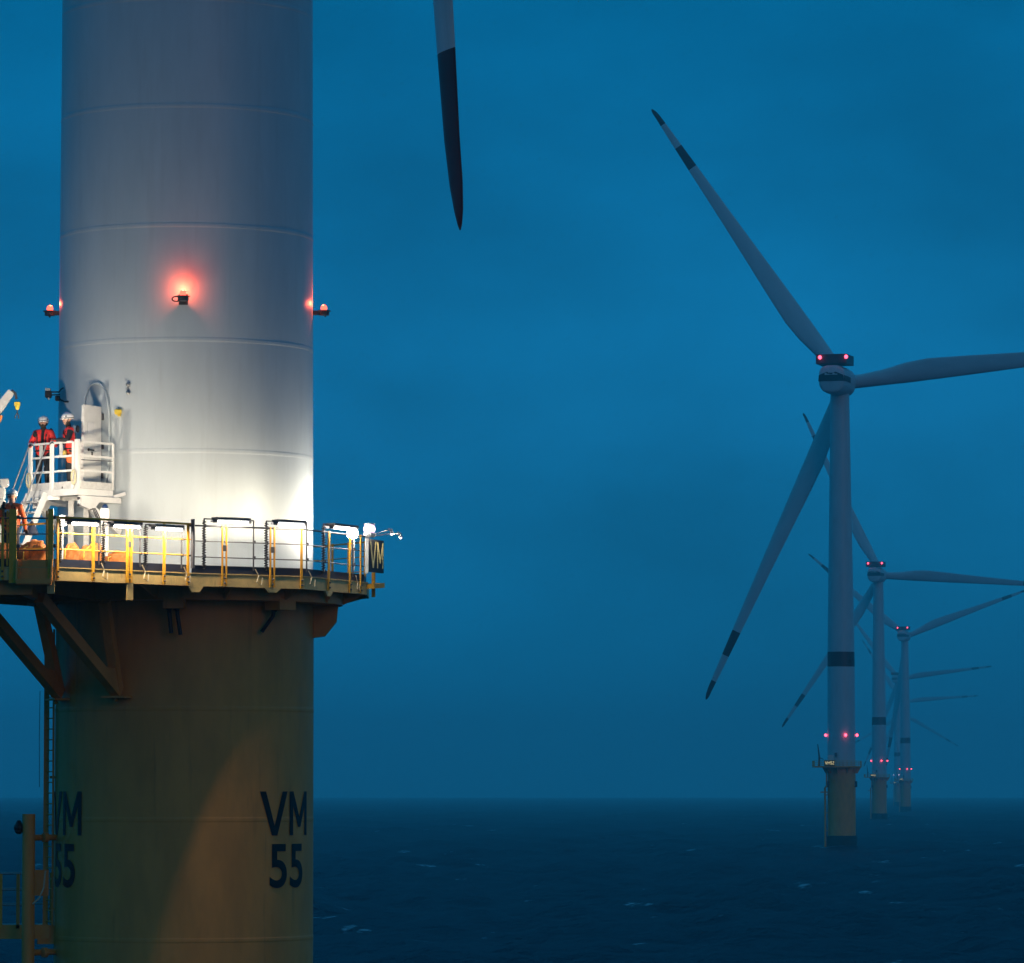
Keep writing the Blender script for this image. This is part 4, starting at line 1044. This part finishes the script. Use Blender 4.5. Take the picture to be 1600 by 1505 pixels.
def harness(root, lean):
    b = MB()
    for s_ in (-1, 1):
        b.bar(Vector((s_ * .10, .135, 1.08)) + lean * .5, Vector((s_ * .12, .115, 1.40)) + lean, .03, .012, (0, 1, 0)); b.bar(Vector((s_ * .08, -.135, 1.08)) + lean * .4, Vector((s_ * .12, -.12, 1.42)) + lean, .03, .012, (0, 1, 0))
    b.tube([(.2 * math.cos(a), .145 * math.sin(a), .99) for a in [2 * math.pi * k / 20 for k in range(21)]], .018, 6)
    b.build('harness', M['cloth_black'], root)
    b = MB(); b.ball((.17, .12, 1.39), (.05, .04, .07)); b.build('radio', M['cloth_black'], root)
    b = MB(); b.ball((-.14, -.13, 1.46), (.05, .05, .09)); b.build('rescue_pouch', M['cloth_black'], root)
def harness_b(root, lean):
    harness(root, lean)
    b = MB(); b.ball((-.13, .02, .78), (.08, .12, .19), 14, 10); b.build('pouch', M['jacket_orange'], root)
    b = MB(); b.ball((-.10, .17, .86), (.06, .06, .10), 12, 8); b.build('tool_pouch', M['glove_y'], root)
def back_marks(root, lean):
    b = MB(); b.plate([(-.12, -.138, 1.30), (.12, -.138, 1.30), (.12, -.138, 1.36), (-.12, -.138, 1.36)], (0, 1, 0), .012); b.build('reflective_tape', M['reflect'], root, 0)
    harness(root, lean)
stand = dict(knee={-1: (-.105, .02, .50), 1: (.105, .03, .50)}, ankle={-1: (-.11, -.02, .105), 1: (.12, .0, .105)})
pA = dict(stand, elbow={1: (.33, .02, 1.16), -1: (-.31, -.02, 1.14)}, wrist={1: (.25, .2, 1.10), -1: (-.17, .2, 1.13)},
          hand={1: ((-.3, 1, .1), (.2, 0, 1), -1), -1: ((.5, 1, .1), (0, 0, 1), 1)}, turn=.25, nod=.05, beard=True, scarf=True, panel=True, curl=.9)
person('bearded worker in a red jacket and white helmet on the landing, facing the camera', T(DX(66, -2.55), -2.55, FLOOR), (-.30, -.95), pA,
       ['jacket_red', 'jacket_red', 'cloth_black', 'glove', 'black', 'skin', 'beard'], harness, 1.0)
pB = dict(stand, knee={-1: (-.10, .06, .50), 1: (.10, .03, .50)}, ankle={-1: (-.1, .04, .105), 1: (.1, -.06, .105)}, lean=(0, .05, 0), elbow={1: (.28, .10, 1.17), -1: (-.27, .14, 1.19)}, wrist={1: (.20, .30, 1.14), -1: (-.18, .36, 1.19)},
          hand={1: ((-.1, 1, 0), (0, 0, 1), -1), -1: ((.1, 1, .1), (0, 0, 1), 1)}, nod=-.08, head=(0, .04, 1.68), curl=.8, scarf=True)
person('worker in orange and black suit and white helmet in profile beside the open door', T(DX(109, -3.30), -3.30, FLOOR), (-.93, -.30), pB,
       ['jacket_red', 'cloth_black', 'cloth_black', 'glove', 'black', 'skin', 'beard'], harness_b, 1.0)
pC = dict(stand, elbow={1: (.30, .02, 1.14), -1: (-.32, .03, 1.15)}, wrist={1: (.27, .17, .95), -1: (-.28, .2, 1.02)},
          hand={1: ((0, .7, -.7), (0, .7, .7), -1), -1: ((.1, 1, -.2), (0, 0, 1), 1)}, turn=.5, nod=-.1, curl=.7)
person('worker in orange jacket and white helmet standing on the deck with back turned', T(DX(17, -7.1), -7.1, DECK + .012), (.25, .97), pC,
       ['jacket_orange', 'jacket_orange', 'cloth_navy', 'glove', 'black', 'skin', 'beard'], back_marks, 1.0)

# ------------------------------------------------------------------ sea
def sea():
    ang = []
    a = -9.0
    while a <= 9.0: ang.append(a); a += .055
    coarse = list(np.linspace(9.0, 351.0, 72))[1:-1]
    ang = np.radians(np.array(ang + coarse)); na = len(ang)
    r = [4.0]
    while r[-1] < 13200:
        q = r[-1]; k = 1.06 if q < 260 else (1.0035 if q < 1200 else (1.006 if q < 2600 else 1.03)); r.append(q * k)
    r = np.array(r); nr_ = len(r)
    A, Rr = np.meshgrid(ang, r)
    X = Rr * np.sin(A); Y = Rr * np.cos(A); Z = -(Rr ** 2) / (2 * EARTH)
    rs = np.random.RandomState(5); H = np.zeros_like(X)
    wind = R(20)
    fine = (np.abs(((A + math.pi) % (2 * math.pi)) - math.pi) < R(9.1))
    for i in range(60):
        lam = 5.5 * (60 / 5.5) ** rs.rand(); th = wind + rs.randn() * .55; k = 2 * math.pi / lam
        amp = .0115 * lam ** .82 * (.5 + rs.rand()) * .80
        cell = np.maximum(Rr * .0038, Rr * .001)
        fade = np.clip((lam / cell - 2.2) / 3, 0, 1) * np.where(fine, 1, 0)
        ph = k * (X * math.cos(th) + Y * math.sin(th)) + rs.rand() * 6.28
        s = np.sin(ph); H += amp * fade * (s + .25 * np.cos(2 * ph))
    Z = Z + H
    v = np.stack([X, Y, Z], -1).reshape(-1, 3)
    i0 = (np.arange(nr_ - 1)[:, None] * na + np.arange(na)[None, :]); i1 = (np.arange(nr_ - 1)[:, None] * na + (np.arange(na)[None, :] + 1) % na)
    f = np.stack([i0, i1, i1 + na, i0 + na], -1).reshape(-1, 4)
    me = bpy.data.meshes.new('sea'); me.vertices.add(len(v)); me.vertices.foreach_set('co', v.ravel())
    me.loops.add(f.size); me.loops.foreach_set('vertex_index', f.ravel().astype(np.int32))
    me.polygons.add(len(f)); me.polygons.foreach_set('loop_start', np.arange(0, f.size, 4, dtype=np.int32)); me.polygons.foreach_set('loop_total', np.full(len(f), 4, dtype=np.int32))
    me.update(calc_edges=True); me.validate(); me.shade_smooth()
    o = link('sea', me); o['kind'] = 'structure'
    m = bpy.data.materials.new('sea_water'); m.use_nodes = True; nt = m.node_tree; bs = nt.nodes['Principled BSDF']
    N = nt.nodes.new; Lk = nt.links.new
    geo = N('ShaderNodeNewGeometry')
    mp = N('ShaderNodeMapping'); mp.inputs['Scale'].default_value = (1, .55, 1); mp.inputs['Rotation'].default_value = (0, 0, R(18)); Lk(geo.outputs['Position'], mp.inputs['Vector'])
    n1_ = N('ShaderNodeTexNoise'); n1_.inputs['Scale'].default_value = .35; n1_.inputs['Detail'].default_value = 7; n1_.inputs['Roughness'].default_value = .6; Lk(mp.outputs[0], n1_.inputs['Vector'])
    bp = N('ShaderNodeBump'); bp.inputs['Strength'].default_value = 1; bp.inputs['Distance'].default_value = 1.8; Lk(n1_.outputs['Fac'], bp.inputs['Height']); Lk(bp.outputs[0], bs.inputs['Normal'])
    # whitecaps: rare thin crests
    mp2 = N('ShaderNodeMapping'); mp2.inputs['Scale'].default_value = (.13, .085, .13); mp2.inputs['Rotation'].default_value = (0, 0, R(8)); Lk(geo.outputs['Position'], mp2.inputs['Vector'])
    n2_ = N('ShaderNodeTexNoise'); n2_.inputs['Scale'].default_value = 1.0; n2_.inputs['Detail'].default_value = 3; Lk(mp2.outputs[0], n2_.inputs['Vector'])
    n3_ = N('ShaderNodeTexNoise'); n3_.inputs['Scale'].default_value = .9; n3_.inputs['Detail'].default_value = 5; Lk(geo.outputs['Position'], n3_.inputs['Vector'])
    r1 = N('ShaderNodeMapRange'); r1.inputs['From Min'].default_value = .672; r1.inputs['From Max'].default_value = .70; Lk(n2_.outputs['Fac'], r1.inputs['Value'])
    r2 = N('ShaderNodeMapRange'); r2.inputs['From Min'].default_value = .45; r2.inputs['From Max'].default_value = .6; Lk(n3_.outputs['Fac'], r2.inputs['Value'])
    mu = N('ShaderNodeMath'); mu.operation = 'MULTIPLY'; Lk(r1.outputs[0], mu.inputs[0]); Lk(r2.outputs[0], mu.inputs[1])
    # wash round the nearest far foundation
    vd = N('ShaderNodeVectorMath'); vd.operation = 'DISTANCE'; Lk(geo.outputs['Position'], vd.inputs[0]); tw_ = W(1315, 1231, 1054); vd.inputs[1].default_value = (tw_.x - 2.0, 1052.5, 0)
    r4 = N('ShaderNodeMapRange'); r4.inputs['From Min'].default_value = 7.5; r4.inputs['From Max'].default_value = 4.5; Lk(vd.outputs['Value'], r4.inputs['Value'])
    n5_ = N('ShaderNodeTexNoise'); n5_.inputs['Scale'].default_value = .55; n5_.inputs['Detail'].default_value = 4; Lk(geo.outputs['Position'], n5_.inputs['Vector'])
    r5 = N('ShaderNodeMapRange'); r5.inputs['From Min'].default_value = .5; r5.inputs['From Max'].default_value = .62; Lk(n5_.outputs['Fac'], r5.inputs['Value'])
    m5 = N('ShaderNodeMath'); m5.operation = 'MULTIPLY'; Lk(r4.outputs[0], m5.inputs[0]); Lk(r5.outputs[0], m5.inputs[1])
    mu_ = mu; mu = N('ShaderNodeMath'); mu.operation = 'MAXIMUM'; Lk(mu_.outputs[0], mu.inputs[0]); Lk(m5.outputs[0], mu.inputs[1])
    mx = N('ShaderNodeMix'); mx.data_type = 'RGBA'; mx.inputs['A'].default_value = (.003, .013, .034, 1); mx.inputs['B'].default_value = (.34, .40, .43, 1)
    Lk(mu.outputs[0], mx.inputs['Factor']); Lk(mx.outputs['Result'], bs.inputs['Base Color'])
    mr = N('ShaderNodeMapRange'); mr.inputs['To Min'].default_value = .22; mr.inputs['To Max'].default_value = .8; Lk(mu.outputs[0], mr.inputs['Value']); Lk(mr.outputs[0], bs.inputs['Roughness'])
    # wind-roughened water: waves hide one another at grazing angles, so reflection stays low
    bs.inputs['Specular IOR Level'].default_value = 0
    gl = N('ShaderNodeBsdfGlossy'); gl.inputs['Roughness'].default_value = .18; Lk(bp.outputs[0], gl.inputs['Normal'])
    fr = N('ShaderNodeFresnel'); fr.inputs['IOR'].default_value = 1.33; Lk(bp.outputs[0], fr.inputs['Normal'])
    sc_ = N('ShaderNodeMapRange'); sc_.inputs['To Max'].default_value = .34; Lk(fr.outputs[0], sc_.inputs['Value'])
    mxs = N('ShaderNodeMixShader'); Lk(sc_.outputs[0], mxs.inputs[0]); Lk(bs.outputs[0], mxs.inputs[1]); Lk(gl.outputs[0], mxs.inputs[2]); Lk(mxs.outputs[0], nt.nodes['Material Output'].inputs['Surface'])
    me.materials.append(m)
sea()

# ------------------------------------------------------------------ air
HAZE = 0.00022
b = MB(); b.box((0, 0, 88), (26800, 26800, 214))
hz = b.build('haze', [], None, 0); hz['kind'] = 'stuff'
m = bpy.data.materials.new('haze_air'); m.use_nodes = True; nt = m.node_tree
nt.nodes.remove(nt.nodes['Principled BSDF']); pv = nt.nodes.new('ShaderNodeVolumePrincipled')
pv.inputs['Color'].default_value = (.7, .97, 1, 1); pv.inputs['Density'].default_value = HAZE; pv.inputs['Anisotropy'].default_value = 0.55
nt.links.new(pv.outputs[0], nt.nodes['Material Output'].inputs['Volume'])
m.cycles.homogeneous_volume = True
hz.data.materials.append(m)

# ------------------------------------------------------------------ sky and sun
SUN_EL, SUN_ROT = R(14), R(208)
w = bpy.data.worlds.new('World'); sc.world = w; w.use_nodes = True; nt = w.node_tree; N = nt.nodes.new; Lk = nt.links.new
bg_ = nt.nodes['Background']
sky = N('ShaderNodeTexSky'); sky.sky_type = 'NISHITA'; sky.sun_disc = False; sky.sun_elevation = SUN_EL; sky.sun_rotation = SUN_ROT
sky.ozone_density = 6; sky.air_density = 1.5; sky.dust_density = .5
tc = N('ShaderNodeTexCoord')
mp = N('ShaderNodeMapping'); mp.inputs['Scale'].default_value = (1, 1, 2.0); Lk(tc.outputs['Generated'], mp.inputs['Vector'])
n1_ = N('ShaderNodeTexNoise'); n1_.inputs['Scale'].default_value = 10; n1_.inputs['Detail'].default_value = 7; n1_.inputs['Roughness'].default_value = .5; Lk(mp.outputs[0], n1_.inputs['Vector'])
rp_ = N('ShaderNodeMapRange'); rp_.inputs['From Min'].default_value = .35; rp_.inputs['From Max'].default_value = .68; rp_.inputs['To Min'].default_value = .80; rp_.inputs['To Max'].default_value = 1.26; Lk(n1_.outputs['Fac'], rp_.inputs['Value'])
sep = N('ShaderNodeSeparateXYZ'); Lk(tc.outputs['Generated'], sep.inputs[0])
cr = N('ShaderNodeValToRGB'); Lk(sep.outputs['Z'], cr.inputs['Fac'])
e = cr.color_ramp.elements; e[0].position = 0; e[0].color = (0, .128, .29, 1); e[1].position = 1; e[1].color = (.015, .20, .40, 1)
for pos, c in ((.075, (.004, .160, .375)), (.17, (.0, .115, .27)), (.35, (.006, .17, .37))): k = e.new(pos); k.color = (*c, 1)
ml_ = N('ShaderNodeMix'); ml_.data_type = 'RGBA'; ml_.blend_type = 'MULTIPLY'; ml_.inputs['Factor'].default_value = 1
Lk(cr.outputs['Color'], ml_.inputs['A']); Lk(rp_.outputs[0], ml_.inputs['B'])
# thin light of the open sky above the cloud layer
tn = N('ShaderNodeMix'); tn.data_type = 'RGBA'; tn.blend_type = 'MULTIPLY'; tn.inputs['Factor'].default_value = 1; tn.inputs['B'].default_value = (.0003, .003, .006, 1); Lk(sky.outputs[0], tn.inputs['A'])
ad = N('ShaderNodeMix'); ad.data_type = 'RGBA'; ad.blend_type = 'ADD'; ad.inputs['Factor'].default_value = 1; Lk(ml_.outputs['Result'], ad.inputs['A']); Lk(tn.outputs['Result'], ad.inputs['B'])
dk = N('ShaderNodeMapRange'); dk.interpolation_type = 'SMOOTHSTEP'; dk.inputs['From Min'].default_value = -.35; dk.inputs['From Max'].default_value = .75; dk.inputs['To Min'].default_value = .74; dk.inputs['To Max'].default_value = 1.0; Lk(sep.outputs['Y'], dk.inputs['Value'])
dm_ = N('ShaderNodeMix'); dm_.data_type = 'RGBA'; dm_.blend_type = 'MULTIPLY'; dm_.inputs['Factor'].default_value = 1; Lk(ad.outputs['Result'], dm_.inputs['A']); Lk(dk.outputs[0], dm_.inputs['B'])
Lk(dm_.outputs['Result'], bg_.inputs['Color']); bg_.inputs['Strength'].default_value = 1.0
sl = bpy.data.lights.new('sun', 'SUN'); sl.energy = DUSK_SUN; sl.angle = R(25); sl.color = (1, .42, .13)
so = bpy.data.objects.new('sun', sl); COL.objects.link(so)
sd_ = Vector((math.sin(SUN_ROT) * math.cos(SUN_EL) * -1, math.cos(SUN_ROT) * math.cos(SUN_EL), math.sin(SUN_EL)))
so.rotation_mode = 'QUATERNION'; so.rotation_quaternion = sd_.to_track_quat('Z', 'Y'); so.location = (0, -50, 200)

# ------------------------------------------------------------------ render settings
vs_ = sc.view_settings; vs_.view_transform = 'Standard'; vs_.look = 'None'; vs_.exposure = 0; vs_.gamma = 1; vs_.use_curve_mapping = False
cy = sc.cycles; cy.use_denoising = True; cy.max_bounces = 6; cy.diffuse_bounces = 3; cy.glossy_bounces = 3; cy.volume_bounces = 2; cy.transmission_bounces = 2
cy.sample_clamp_indirect = 3; cy.use_adaptive_sampling = True; cy.adaptive_threshold = .015
sc.render.engine = 'CYCLES'
